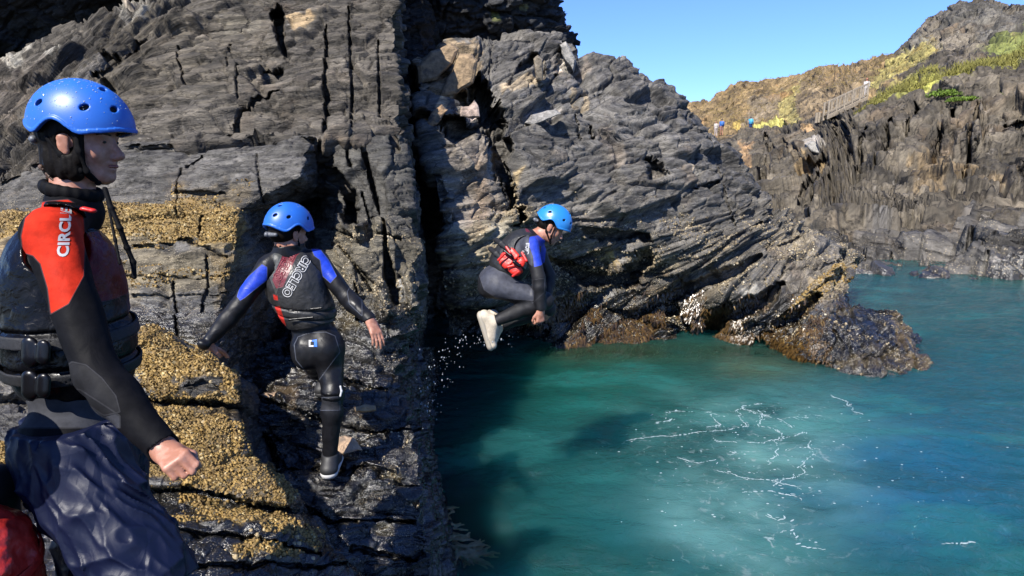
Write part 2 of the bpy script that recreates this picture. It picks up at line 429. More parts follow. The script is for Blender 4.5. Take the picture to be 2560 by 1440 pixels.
# crease, mid wall, yellow band and left block
gB = [
 [(-640,540,6.1),(0,440,6.15),(150,386,6.2),(330,362,6.2),(500,350,6.2),(640,344,6.2),(780,338,6.2),(800,340,7.2)],
 [(-640,590,5.8),(0,480,5.8),(150,412,5.8),(330,380,5.75),(500,368,5.7),(640,362,5.7),(775,352,5.75),(815,352,7.0)],
 [(-640,640,5.4),(0,520,5.4),(150,500,5.35),(330,470,5.3),(500,465,5.25),(640,455,5.2),(748,440,5.25),(800,470,6.6)],
 [(-640,690,5.2),(0,545,5.15),(150,520,5.1),(330,512,5.1),(470,512,5.05),(560,518,5.0),(600,520,5.0),(700,530,6.2)],
 [(-640,700,4.9),(0,552,4.9),(150,530,4.85),(330,520,4.82),(470,520,4.78),(560,526,4.75),(596,540,4.75),(700,560,6.1)],
 [(-640,740,4.8),(0,600,4.78),(150,590,4.74),(330,590,4.7),(470,598,4.66),(560,606,4.64),(592,612,4.66),(700,640,5.9)],
 [(-640,780,4.75),(0,615,4.7),(150,605,4.68),(330,602,4.62),(470,612,4.58),(560,622,4.56),(588,630,4.6),(700,660,5.8)],
 [(-640,850,4.6),(0,720,4.5),(150,712,4.45),(330,705,4.4),(470,715,4.35),(560,725,4.32),(572,740,4.36),(690,780,5.5)],
 [(-640,920,4.5),(0,830,4.35),(150,815,4.3),(330,800,4.2),(470,830,4.1),(520,870,4.1),(540,900,4.15),(640,950,5.2)],
 [(-640,1020,4.5),(0,930,4.35),(150,915,4.3),(330,900,4.2),(470,930,4.1),(520,970,4.1),(540,1000,4.15),(640,1050,5.2)],
]
carveB = [([(300,378,6),(500,362,8),(700,350,8),(790,356,6)], .22),
 ([(500,530,3),(502,600,4)], .10), ([(455,520,2),(458,590,3)], .05), ([(440,540,2),(450,420,3),(500,380,2)], .1),
 ([(330,608,6),(470,606,4),(570,640,4)], .10), ([(515,640,4),(505,780,4)], .08), ([(425,700,4),(445,840,4)], .1),
 ([(470,470,10),(530,455,16),(565,465,6)], -.09), ([(440,486,4),(560,482,5)], .1), ([(200,660,4),(330,690,4)], .1),
 ([(330,690,3),(590,680,3)], .05), ([(330,735,3),(590,730,3)], .05), ([(640,380,3),(655,500,3)], .08)]
tintB = [
 ([(-300,640),(0,525),(300,512),(420,505),(560,512),(620,530),(595,615),(470,610),(310,592),(0,600)], YEL, 1., 20),
 ([(0,520),(30,540),(0,640),(-200,640)], (.4,.3,.16), .8, 20),
 ([(310,600),(590,640),(580,720),(310,700)], (.23,.19,.12), .8, 40),
 ([(530,640),(600,640),(580,830),(540,800)], (.30,.21,.09), .75, 30),
 ([(430,480),(640,470),(600,520),(400,512)], (.22,.17,.10), .7, 30),
 ([(240,660),(330,650),(350,760),(300,800)], (.3,.24,.14), .6, 30),
]
def wetB(px, py, P): return sst(690, 790, py) * .95
def spkB(px, py, P): return .9 * sst(430, 520, py) * (1 - .5 * sst(740, 820, py)) + .1
oB = rock("ledge", gB, M_near, bed=(6, -3, 3), big=(.7, .5, .3), amp=.08, sm=(.3, .2, .07), asm=.03, lam=.05, alam=.022, fb=.012,
     carve=carveB, tint=tintB, base=(.135, .126, .112), wetf=wetB, spkf=spkB, seed=21, step=3.6, back=(0, 1, 1, 1), T=.8)

# --- middle columns between the recess and the black gully
gM = [
 [(770,320,7.0),(790,325,6.5),(830,330,6.15),(900,338,6.1),(960,345,6.1),(1008,352,6.25),(1018,352,11)],
 [(790,420,7.0),(812,420,6.5),(842,425,6.0),(905,428,5.9),(965,430,5.9),(1020,440,6.0),(1030,440,11)],
 [(780,520,6.9),(806,525,6.4),(836,528,5.75),(905,530,5.65),(975,532,5.65),(1030,540,5.8),(1042,540,10.8)],
 [(760,600,6.6),(800,600,6.0),(840,600,5.55),(910,605,5.45),(985,605,5.5),(1040,615,5.6),(1052,615,10.8)],
 [(740,700,6.2),(800,700,5.6),(850,700,5.35),(915,705,5.25),(985,705,5.3),(1052,710,5.4),(1064,710,10.4)],
 [(740,790,6.0),(800,790,5.4),(850,790,5.15),(915,795,5.05),(985,795,5.1),(1040,800,5.3),(1056,800,10)],
 [(700,890,5.4),(780,890,5.1),(850,890,4.95),(915,895,4.9),(960,895,4.95),(1000,900,5.2),(1040,900,9.6)],
]
carveM = [([(835,430,9),(860,480,22),(870,545,20)], .8), ([(905,350,5),(925,440,7),(945,520,3)], .5), ([(868,350,3),(880,420,4)], .2),
 ([(930,540,18),(925,600,10)], .3), ([(960,560,3),(965,640,6),(975,700,16),(985,760,10)], .5), ([(990,380,8),(965,330,3)], .3),
 ([(820,570,4),(900,590,6),(1000,600,3)], .15), ([(895,470,3),(930,560,4)], .3), ([(845,610,2),(910,690,6),(930,720,10)], .25),
 ([(880,700,3),(900,800,6)], .2),
 ([(860,560,16),(890,580,20),(900,600,16)], -.16), ([(868,660,26),(880,740,26),(892,790,14)], -.16), ([(950,720,20),(962,790,22)], -.14), ([(1020,680,20),(1028,770,16)], -.12)]
tintM = [([(760,560),(1060,600),(1050,800),(820,800)], (.2,.17,.11), .6, 50), ([(985,705),(1002,700),(1000,750),(988,745)], (.6,.58,.52), 1., 5),
 ([(1020,650),(1050,660),(1050,790),(1015,790)], (.28,.24,.15), .7, 12), ([(845,790),(900,780),(900,820),(860,822)], (.4,.3,.12), .6, 16)]
oM = rock("rib", gM, M_near, bed=(10, 0, 14), big=(.30, .5, .62), amp=.14, sm=(.22, .2, .11), asm=.05, lam=.06, alam=.022, fb=.012,
     carve=carveM, tint=tintM, base=(.115, .108, .092), alb=.42, wetf=lambda px, py, P: .15 + sst(640, 800, py) * .8,
     spkf=lambda px, py, P: .15 + .9 * sst(500, 560, py) * (1 - sst(780, 850, py)), seed=41, step=3.6, T=.8, back=(0, 1, 0, 1))

# --- dark walls at the back of the recess and of the gully
gW = [
 [(520,300,7.6),(640,300,7.6),(780,300,7.5),(900,300,7.5)],
 [(520,560,7.0),(640,560,7.0),(780,560,6.9),(900,560,6.9)],
 [(500,820,6.0),(640,820,6.0),(780,820,5.9),(900,820,5.9)],
 [(460,1000,5.0),(640,1000,5.0),(780,1000,5.1),(900,1000,5.1)]]
rock("recess_wall", gW, M_near, bed=(6, 0, 10), big=(.4, .4, .3), amp=.12, sm=(.16, .16, .1), asm=.05, alam=.02, seed=31, step=5, back=(0, 0, 0, 0),
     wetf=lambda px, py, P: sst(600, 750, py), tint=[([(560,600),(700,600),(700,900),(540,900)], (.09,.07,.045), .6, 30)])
gW2 = [[(930,-200,12.6),(1060,-200,12.6),(1200,-200,12.8)],[(930,300,12.2),(1060,300,12.2),(1220,300,12.3)],[(930,700,11.8),(1060,700,11.8),(1300,700,11.9)],[(930,980,11.6),(1060,980,11.6),(1340,980,11.6)]]
rock("gully_wall", gW2, M_mid, bed=(0, -10, 10), big=(.7, .5, .4), amp=.2, sm=(.3, .3, .15), asm=.08, alam=.03, seed=35, step=6, back=(0, 0, 0, 0), wetf=lambda px, py, P: sst(600, 800, py))

# --- low wet ledges under the second person, falling to the sea
gD = [
 [(540,850,5.2),(640,850,5.2),(760,850,5.1),(860,850,5.1),(940,850,5.1),(990,855,5.2),(1075,870,8.0),(1085,900,9.5)],
 [(540,930,4.7),(640,930,4.8),(760,930,4.75),(860,930,4.7),(940,930,4.7),(1000,935,4.8),(1085,940,7.6),(1090,950,9.)],
 [(560,985,4.4),(640,985,4.5),(760,985,4.45),(860,985,4.4),(950,990,4.4),(1010,1000,4.5),(1080,1030,6.6),(1085,1040,8.)],
 [(560,1010,4.05),(640,1010,4.15),(760,1015,4.1),(860,1030,4.15),(950,1040,4.2),(1025,1050,4.2),(1075,1090,6.0),(1080,1100,7.2)],
 [(580,1150,3.9),(660,1150,3.95),(760,1130,3.95),(860,1130,4.0),(950,1150,3.95),(1045,1160,3.9),(1085,1180,5.4),(1090,1190,6.4)],
 [(600,1180,3.55),(680,1185,3.6),(780,1185,3.65),(860,1190,3.65),(950,1200,3.65),(1055,1230,3.7),(1100,1260,5.1),(1105,1270,6.0)],
 [(560,1330,3.2),(680,1330,3.3),(780,1320,3.35),(860,1320,3.4),(960,1330,3.45),(1070,1340,3.5),(1125,1360,4.7),(1130,1370,5.6)],
 [(500,1440,2.9),(640,1440,3.0),(760,1440,3.15),(860,1440,3.2),(970,1450,3.3),(1085,1460,3.4),(1150,1480,4.5),(1160,1490,5.2)],
 [(400,1700,2.6),(600,1700,2.8),(740,1700,3.0),(860,1700,3.1),(980,1700,3.2),(1100,1700,3.2),(1200,1700,4.0),(1220,1700,4.6)],
]
carveD = [([(640,1000,4),(860,1060,5),(1040,1075,4)], .1), ([(700,1150,6),(900,1180,5),(1050,1210,4)], .1), ([(640,1260,8),(820,1290,6),(1040,1300,4)], .14),
  ([(600,1060,20),(640,1110,30),(680,1150,16)], .25), ([(880,1370,6),(1040,1400,5)], .12), ([(780,960,6),(1000,970,5)], .1)]
tintD = [
 ([(650,985),(745,985),(750,1030),(780,1060),(800,1110),(775,1095),(745,1040),(700,1000),(655,998)], (.5,.36,.22), 1., 8),
 ([(840,1095),(885,1090),(905,1125),(860,1135),(838,1140)], (.6,.45,.3), 1., 6), ([(800,1148),(900,1150),(905,1160),(830,1158)], (.5,.36,.3), 1., 5),
 ([(888,1014),(935,1010),(940,1024),(895,1028)], (.55,.4,.22), 1., 4),
 ([(960,1180),(1000,1175),(1005,1200),(980,1215),(965,1200)], (.45,.35,.16), .9, 14),
 ([(850,1290),(900,1300),(890,1325),(845,1320)], (.3,.24,.1), .8, 20), ([(920,1300),(980,1310),(1000,1340),(930,1325)], (.3,.24,.1), .8, 20),
 ([(720,890),(780,930),(770,980),(700,960)], (.3,.26,.2), .8, 26),
]
oD = rock("shore_ledge", gD, M_near, bed=(-8, 6, 8), big=(.5, .35, .16), amp=.10, sm=(.2, .16, .07), asm=.04, lam=.05, alam=.02, fb=.012,
     carve=carveD, tint=tintD, base=(.030, .030, .030), alb=.30, wetf=lambda px, py, P: np.ones(px.shape),
     spkf=lambda px, py, P: .35 * np.ones(px.shape), seed=61, step=3.8, T=.6, back=(0, 0, 0, 1))

# --- barnacled foreground block (left, in front of the ledges)
gC = [
 [(-640,880,3.95),(0,850,3.9),(160,830,3.85),(330,805,3.8),(380,812,3.8),(450,848,3.75),(520,885,3.75),(575,930,3.75),(640,980,4.5)],
 [(-640,930,3.5),(0,900,3.5),(160,880,3.5),(330,850,3.5),(390,858,3.5),(450,880,3.5),(520,912,3.5),(592,950,3.52),(650,1010,4.3)],
 [(-640,1010,3.35),(0,980,3.35),(160,975,3.35),(330,970,3.36),(390,985,3.37),(450,990,3.38),(520,1000,3.38),(596,1002,3.42),(655,1050,4.2)],
 [(-640,1040,3.45),(0,1010,3.45),(160,1000,3.45),(330,992,3.46),(390,1012,3.48),(450,1018,3.5),(520,1024,3.5),(590,1024,3.54),(650,1060,4.2)],
 [(-640,1060,3.2),(0,1030,3.2),(160,1025,3.2),(330,1020,3.2),(390,1032,3.22),(450,1040,3.24),(520,1045,3.26),(585,1050,3.3),(650,1090,4.1)],
 [(-640,1150,3.05),(0,1120,3.05),(160,1120,3.05),(330,1120,3.05),(390,1130,3.05),(450,1138,3.08),(530,1142,3.1),(610,1140,3.15),(680,1160,4.0)],
 [(-640,1260,2.85),(0,1230,2.85),(160,1215,2.85),(330,1205,2.86),(420,1210,2.88),(520,1225,2.9),(640,1250,2.95),(728,1260,3.0),(770,1260,3.8)],
 [(-640,1275,2.9),(0,1245,2.95),(160,1232,2.96),(330,1225,2.98),(420,1232,3.0),(520,1248,3.02),(640,1275,3.06),(735,1285,3.1),(790,1290,3.8)],
 [(-640,1330,2.6),(0,1310,2.6),(160,1300,2.6),(330,1290,2.62),(430,1292,2.66),(560,1300,2.72),(680,1320,2.8),(790,1350,2.95),(850,1370,3.6)],
 [(-640,1480,2.2),(0,1460,2.2),(160,1450,2.2),(330,1440,2.25),(450,1440,2.35),(600,1440,2.5),(760,1440,2.7),(900,1450,2.9),(960,1460,3.4)],
 [(-640,1950,1.7),(0,1950,1.7),(200,1950,1.7),(400,1950,1.75),(560,1950,1.85),(700,1950,2.0),(860,1950,2.2),(1000,1950,2.5),(1060,1950,3.0)],
]
BARN = [
 [(372,800),(440,850),(520,890),(588,945),(592,1000),(500,1008),(420,1000),(360,965),(330,900),(345,850)],
 [(345,1010),(420,1025),(560,1045),(590,1060),(610,1130),(700,1175),(735,1200),(728,1265),(640,1255),(560,1230),(490,1215),(380,1195),(300,1160),(200,1140),(200,1080),(320,1060)],
 [(380,1208),(500,1228),(430,1222),(560,1270),(720,1290),(800,1345),(790,1375),(735,1345),(640,1310),(520,1292),(410,1296),(400,1284),(520,1280)],
 [(570,1360),(650,1345),(760,1370),(740,1400),(640,1385),(575,1385)],
 [(-40,1120),(60,1110),(90,1200),(80,1240),(0,1250)],
]
HOLES = [[(470,950),(515,944),(556,952),(548,968),(562,982),(520,978),(488,992),(462,982),(440,985),(452,968)], [(430,940),(445,940),(450,960),(430,962)]]
def barn_mask(px, py, P, nz=None):
    m = np.zeros(px.shape)
    nn = 10 * fbm(P * 9, 4, 77) + 9 * fbm(P * 26, 3, 78)
    for k, b in enumerate(BARN):
        m = np.maximum(m, 1 - sst(-12, 8, sdpoly(px, py, b) + nn * (1.4 if k < 2 else 1.8)))
    for b in HOLES: m = np.minimum(m, sst(-3, 3, sdpoly(px, py, b) + nn))
    return m
tintC = [([(-640,880),(330,800),(360,960),(330,1200),(-320,1260)], (.24,.22,.19), .8, 40),
 ([(300,900),(380,880),(380,1000),(310,1020)], (.5,.48,.44), .7, 30), ([(330,1010),(400,1025),(360,1060),(320,1060)], (.55,.45,.3), .6, 14)]
tintC += [(b, (.21, .145, .06), .95, 22) for b in BARN[:2]] + [(b, (.34, .25, .09), .85, 12) for b in BARN[2:]] + [(b, (.04, .035, .03), 1., 8) for b in HOLES]
carveC = [([(330,1215,7),(480,1222,9),(640,1262,8),(740,1280,6)], .10), ([(300,1310,5),(560,1330,7),(800,1385,6)], .10), ([(300,1400,5),(600,1410,7),(900,1420,6)], .10),
  ([(330,985,5),(450,1008,10),(590,1015,10)], .09), ([(470,972,4),(510,960,7),(552,975,5)], .04)]
oC = rock("barnacled_ledge", gC, M_near, bed=(4, 6, 0), big=(.5, .4, .12), amp=.045, sm=(.16, .16, .045), asm=.022, lam=.035, alam=.014, fb=.022,
     carve=carveC, tint=tintC, base=(.085, .083, .08), wetf=lambda px, py, P: np.clip(.55 + .45 * sst(1180, 1240, py) - .55 * barn_mask(px, py, P), 0, 1),
     spkf=lambda px, py, P: .4 * np.ones(px.shape), seed=81, step=3.4, T=.5, back=(1, 0, 0, 1))

# --- black overhanging rocks at the top left and top centre
gT = [
 [(-600,-330,7.6),(-200,-330,7.6),(200,-330,7.6),(500,-320,8.1),(800,-310,9.7),(1060,-300,10.3),(1090,-300,11.9)],
 [(-600,-200,8.0),(-200,-210,8.0),(200,-220,8.0),(500,-220,8.5),(800,-220,9.9),(1060,-220,10.5),(1090,-220,12.)],
 [(-600,180,9.9),(-200,160,9.9),(200,130,9.9),(420,60,10.0),(800,-10,10.2),(1060,20,10.9),(1100,30,12.4)],
 [(-600,500,9.9),(-200,420,9.9),(200,330,9.9),(420,260,10.),(800,200,10.6),(1060,260,11.2),(1110,260,12.6)],
]
oT = rock("crag", gT, M_mid, bed=(0, -18, 0), big=(.9, .6, .4), amp=.22, sm=(.35, .3, .12), asm=.08, lam=.12, alam=.04, fb=.05,
     base=(.04, .04, .042), alb=.35, seed=101, step=7, T=2., back=(1, 0, 1, 1))
gP = [
 [(990,-180,10.8),(1100,-180,10.8),(1230,-180,11.0),(1330,-180,11.3),(1372,-180,11.9),(1380,-180,13.2)],
 [(990,-60,11.2),(1100,-60,11.2),(1230,-60,11.4),(1330,-60,11.7),(1378,-50,12.3),(1380,-50,13.6)],
 [(990,60,11.9),(1100,60,11.8),(1230,60,12.0),(1340,50,12.2),(1396,45,12.7),(1400,45,14.)],
 [(990,110,12.3),(1100,110,12.2),(1230,110,12.4),(1360,95,12.5),(1428,98,12.9),(1430,98,14.)],
 [(990,240,12.9),(1100,240,12.8),(1230,220,12.9),(1350,190,12.9),(1410,150,13.),(1415,150,14.)],
]
oP = rock("crag", gP, M_mid, bed=(0, -8, 0), big=(.7, .5, .22), amp=.35, sm=(.3, .3, .10), asm=.12, lam=.14, alam=.06, fb=.05,
     base=(.045, .046, .048), alb=.40, seed=121, step=4, T=1.5, back=(1, 0, 0, 1),
     tint=[([(1225,25),(1245,25),(1245,42),(1225,42)], (.3,.32,.1), 1., 6), ([(1300,12),(1322,12),(1320,24),(1300,24)], (.28,.28,.14), 1., 6)])

# --- main middle cliff
gE = [
 [(1042,165,9.6),(1110,112,10.1),(1175,95,10.4),(1290,78,10.8),(1400,88,11.3),(1440,160,11.6),(1490,136,11.8),(1560,150,12.0),(1640,205,12.2),(1710,262,12.3),(1790,345,12.4),(1870,430,12.2),(1905,500,12.0),(2000,560,11.7),(2100,612,11.4),(2138,640,11.9)],
 [(1046,250,8.8),(1115,230,9.2),(1190,210,9.5),(1290,200,9.9),(1390,210,10.4),(1450,235,10.7),(1510,230,10.9),(1580,240,11.1),(1655,270,11.3),(1730,320,11.5),(1800,390,11.6),(1870,455,11.5),(1910,520,11.4),(2000,580,11.1),(2095,628,10.9),(2140,655,11.6)],
 [(1062,340,8.1),(1120,340,8.3),(1200,340,8.7),(1290,335,9.1),(1390,335,9.6),(1460,340,9.9),(1530,345,10.1),(1600,350,10.3),(1670,365,10.5),(1740,400,10.7),(1810,450,10.9),(1880,500,10.9),(1930,545,10.9),(2000,600,10.7),(2090,645,10.5),(2140,672,11.2)],
 [(1090,450,7.8),(1130,450,7.9),(1210,450,8.2),(1290,450,8.6),(1390,450,9.1),(1460,450,9.4),(1530,455,9.6),(1600,460,9.8),(1680,470,10.0),(1750,490,10.2),(1820,520,10.4),(1890,555,10.5),(1940,590,10.5),(2010,625,10.4),(2085,660,10.2),(2138,690,10.9)],
 [(1108,560,7.7),(1140,560,7.7),(1210,560,7.9),(1290,560,8.3),(1390,560,8.8),(1460,565,9.1),(1530,570,9.3),(1610,575,9.5),(1690,590,9.7),(1760,600,9.9),(1830,615,10.0),(1890,630,10.1),(1950,650,10.1),(2010,670,10.0),(2075,690,9.9),(2125,710,10.6)],
 [(1125,690,7.8),(1150,690,7.7),(1210,690,7.8),(1290,680,8.5),(1390,680,9.3),(1460,690,9.8),(1530,690,10.1),(1610,690,10.3),(1690,700,10.2),(1760,720,10.1),(1830,730,9.9),(1890,740,9.8),(1950,750,9.8),(2010,760,9.6),(2065,770,9.6),(2110,780,10.3)],
 [(1130,745,8.3),(1160,745,8.1),(1215,742,8.2),(1300,745,9.2),(1390,760,9.9),(1460,770,10.3),(1530,770,10.5),(1610,770,10.6),(1690,780,10.6),(1760,800,10.5),(1830,810,10.1),(1890,810,9.9),(1950,810,9.7),(2010,820,9.4),(2060,830,9.4),(2100,840,10.)],
 [(1130,780,10.6),(1180,780,10.8),(1250,790,11.0),(1320,830,10.2),(1390,855,9.95),(1460,860,10.0),(1530,860,10.1),(1610,860,10.2),(1690,858,10.4),(1760,856,10.5),(1830,862,10.2),(1890,866,10.0),(1950,872,9.7),(2010,890,9.4),(2060,900,9.2),(2100,910,9.6)],
 [(1130,920,10.6),(1180,920,10.8),(1250,920,11.0),(1320,920,10.2),(1390,920,9.95),(1460,920,10.0),(1530,920,10.1),(1610,920,10.2),(1690,920,10.4),(1760,920,10.5),(1830,920,10.2),(1890,930,10.0),(1950,940,9.7),(2010,950,9.4),(2060,960,9.2),(2100,970,9.6)],
]
carveE = [
 ([(1180,180,14),(1205,240,34),(1232,320,30),(1262,400,17),(1285,480,12),(1297,560,8)], 1.2),
 ([(1040,300,10),(1110,325,22),(1200,320,26)], .8), ([(1150,235,16),(1185,255,26),(1200,290,20)], .7), ([(1140,240,14),(1180,250,26),(1195,290,16)], .6),
 ([(1225,330,3),(1250,440,4),(1290,540,3)], .15), ([(1300,170,8),(1335,150,18),(1345,190,16)], .5), ([(1375,185,12),(1420,190,10)], .35),
 ([(1620,410,18),(1632,440,22),(1620,455,12)], .5), ([(1740,470,6),(1800,455,4)], .3), ([(1700,440,5),(1760,475,8),(1720,480,4)], -.3),
 ([(1450,250,8),(1500,245,14),(1540,260,6)], .3), ([(1470,320,3),(1480,350,6)], .3), ([(1430,300,3),(1450,350,3)], .15),
 ([(1480,590,16),(1540,600,26),(1620,590,18)], .5), ([(1370,650,6),(1480,700,22),(1560,690,26),(1620,640,18)], .5),
 ([(1560,790,10),(1700,740,16),(1830,680,16),(1900,640,6)], .35), ([(1740,860,14),(1800,790,30),(1900,760,24),(1960,700,8)], .6), ([(1700,690,8),(1800,620,8),(1900,560,6)], .15),
 ([(1900,870,22),(1960,820,26),(2040,740,14)], .5), ([(1720,860,20),(1700,800,20),(1660,760,10)], .4),
 ([(1500,770,6),(1620,800,12),(1700,830,10)], .25), ([(1380,560,4),(1470,540,5),(1560,545,3)], .15),
 ([(1760,350,3),(1810,480,4),(1850,560,3)], .12), ([(1950,610,4),(2000,590,4)], .2), ([(2070,700,4),(2130,660,4)], .1),
 ([(2050,650,10),(2100,640,10),(2125,655,8)], -.16), ([(1990,760,12),(2050,700,12),(2125,660,12)], -.18),
 ([(1900,500,10),(1960,550,14),(2010,580,10)], -.08)]
tintE = [
 ([(1035,150),(1120,105),(1200,120),(1190,230),(1100,250),(1040,210)], (.30,.22,.13), .85, 24),
 ([(1130,150),(1190,150),(1180,200),(1110,230)], (.42,.31,.18), .9, 12),
 ([(1060,320),(1100,260),(1120,275),(1085,320)], (.55,.4,.24), 1., 5), ([(1150,270),(1190,250),(1200,290),(1150,292)], (.62,.5,.42), 1., 5),
 ([(1075,345),(1230,330),(1270,440),(1280,560),(1120,600),(1090,450)], (.25,.215,.175), 1., 24),
 ([(1110,560),(1280,540),(1290,640),(1130,680)], (.27,.24,.17), .8, 30),
 ([(1255,200),(1340,190),(1360,212),(1270,240)], (.42,.33,.22), .9, 9), ([(1400,110),(1430,150),(1435,180),(1425,185),(1405,150)], (.5,.46,.4), 1., 5),
 ([(1335,145),(1355,150),(1355,200),(1340,200)], (.3,.25,.17), 1., 5), ([(1378,165),(1420,170),(1430,180),(1380,185)], (.36,.32,.27), 1., 5),
 ([(1310,290),(1390,270),(1400,285),(1320,315)], (.45,.4,.36), .8, 9), ([(1455,140),(1475,150),(1475,195),(1458,190)], (.24,.2,.16), .9, 7),
 ([(1420,225),(1432,230),(1440,280),(1425,285)], (.28,.22,.14), .9, 6), ([(1455,235),(1470,235),(1465,290),(1450,285)], (.28,.22,.14), .9, 6),
 ([(1715,425),(1760,425),(1745,438),(1718,440)], (.5,.44,.34), .9, 5), ([(1290,420),(1305,420),(1305,470),(1295,470)], (.4,.3,.16), .9, 5),
 ([(1270,470),(1320,480),(1310,600),(1280,600)], (.34,.26,.15), .7, 16),
 ([(1110,640),(1300,600),(1310,680),(1200,720),(1150,720)], (.34,.28,.17), .75, 28),
 ([(1340,600),(1500,640),(1380,700),(1340,800)], (.19,.15,.09), .6, 40),
 ([(2120,640),(2135,660),(2130,690),(2060,720),(1990,780),(1960,800),(1990,740),(2060,680)], (.40,.31,.17), .95, 14),
 ([(1960,590),(2010,570),(2040,600),(1990,640)], (.34,.28,.18), .7, 20), ([(1700,690),(1850,640),(1880,700),(1740,760)], (.26,.22,.16), .7, 30),
 ([(1850,720),(1890,715),(1905,760),(1860,770)], (.5,.47,.4), .8, 12), ([(1560,640),(1700,620),(1690,660),(1580,680)], (.32,.26,.16), .7, 20),
 ([(1480,640),(1530,635),(1560,660),(1520,680)], (.5,.36,.12), .9, 12),
 ([(1980,560),(2140,640),(2130,780),(1990,760),(1900,700)], (.24,.205,.16), .5, 40),
 ([(1330,700),(1450,650),(1620,650),(1700,700),(1760,800),(1700,880),(1330,880)], (.032,.027,.018), .9, 40), ([(1740,870),(1760,800),(1900,760),(1980,700),(1990,760),(1900,870)], (.05,.042,.03), .7, 30), ([(1560,700),(1700,700),(1660,800),(1560,790)], (.14,.10,.06), .8, 30),  # dark weed and wet stone, plus painted shade under the overhangs
 ([(1380,650),(1392,650),(1396,850),(1380,850)], (.38,.28,.14), .8, 6),
 ([(2030,690),(2130,680),(2140,780),(2060,800)], (.36,.28,.17), .8, 20),
]
def bedE(P, px, py):
    # strata rise to the right in the upper left, lie gently over the middle, and roll down into the water on the right
    a1 = frame(0, -32, 0); a2 = frame(0, -12, 0); a3 = frame(0, -38, 0)
    w = np.stack([fbm(P * .5 + 3.1 * k, 3, 141 + 11 * k) for k in range(3)], -1) * .08 * WK[0]
    t1 = (sst(1180, 1240, px) * (1 - sst(330, 420, py + .25 * (px - 1300))))[..., None]
    t3 = sst(560, 700, py + .35 * (px - 1700))[..., None]
    q = (P @ a2) * (1 - t1) + (P @ a1) * t1
    return q * (1 - t3) + (P @ a3) * t3 + w
def wetE(px, py, P): return np.clip(sst(2.0, .6, P[..., 2]) if False else (1 - sst(.5, 1.25, P[..., 2] + .25 * fbm(P * 1.5, 3, 5))), 0, 1)
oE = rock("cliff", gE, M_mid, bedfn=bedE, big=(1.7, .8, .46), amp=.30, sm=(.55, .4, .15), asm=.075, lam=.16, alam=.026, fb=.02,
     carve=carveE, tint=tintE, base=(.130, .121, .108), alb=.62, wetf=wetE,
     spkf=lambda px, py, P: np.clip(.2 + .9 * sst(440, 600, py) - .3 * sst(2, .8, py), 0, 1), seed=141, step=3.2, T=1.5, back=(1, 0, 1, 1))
# --- low point of the cliff running into the sea
gK = [
 [(1900,830,10.2),(2000,770,10.4),(2080,740,10.5),(2160,775,10.4),(2235,785,10.2),(2290,850,10.),(2330,920,9.6)],
 [(1910,850,9.9),(2005,810,9.8),(2080,785,9.8),(2160,800,9.8),(2235,800,9.9),(2292,865,9.5),(2335,930,9.0)],
 [(1940,868,9.7),(2015,855,9.3),(2085,845,9.2),(2165,850,9.1),(2240,860,9.1),(2296,890,8.9),(2338,938,8.7)],
 [(1960,885,9.55),(2035,900,9.0),(2100,915,8.75),(2180,935,8.5),(2245,945,8.42),(2300,945,8.5),(2336,945,8.55)],
 [(1960,930,9.5),(2035,950,9.0),(2100,965,8.7),(2180,980,8.5),(2245,990,8.4),(2300,990,8.4),(2336,980,8.5)],
]
oK = rock("sea_rock", gK, M_mid, bed=(0, -30, 10), big=(.5, .5, .2), amp=.14, sm=(.2, .2, .09), asm=.05, lam=.07, alam=.03, fb=.05,
     base=(.045, .044, .042), seed=161, step=3.2, T=.8, back=(1, 0, 0, 1), wetf=lambda px, py, P: np.clip(.95 - .2 * fbm(P * 3, 2, 5), 0, 1),
     spkf=lambda px, py, P: .45 * np.ones(px.shape),
     carve=[([(2040,790,5),(2100,850,7),(2060,900,4)], .15), ([(2110,830,4),(2130,900,4)], .1), ([(2160,900,5),(2250,860,5)], .12)],
     tint=[([(2225,785),(2250,790),(2300,880),(2340,935),(2300,940),(2240,850)], (.42,.3,.13), .9, 18), ([(2100,905),(2200,860),(2290,900),(2300,945),(2200,950)], (.36,.28,.15), .7, 26),
           ([(1900,820),(2000,770),(2030,780),(2010,850),(1950,880)], (.14,.1,.06), .8, 24), ([(2000,760),(2100,730),(2140,770),(2040,810)], (.34,.28,.18), .8, 20)])

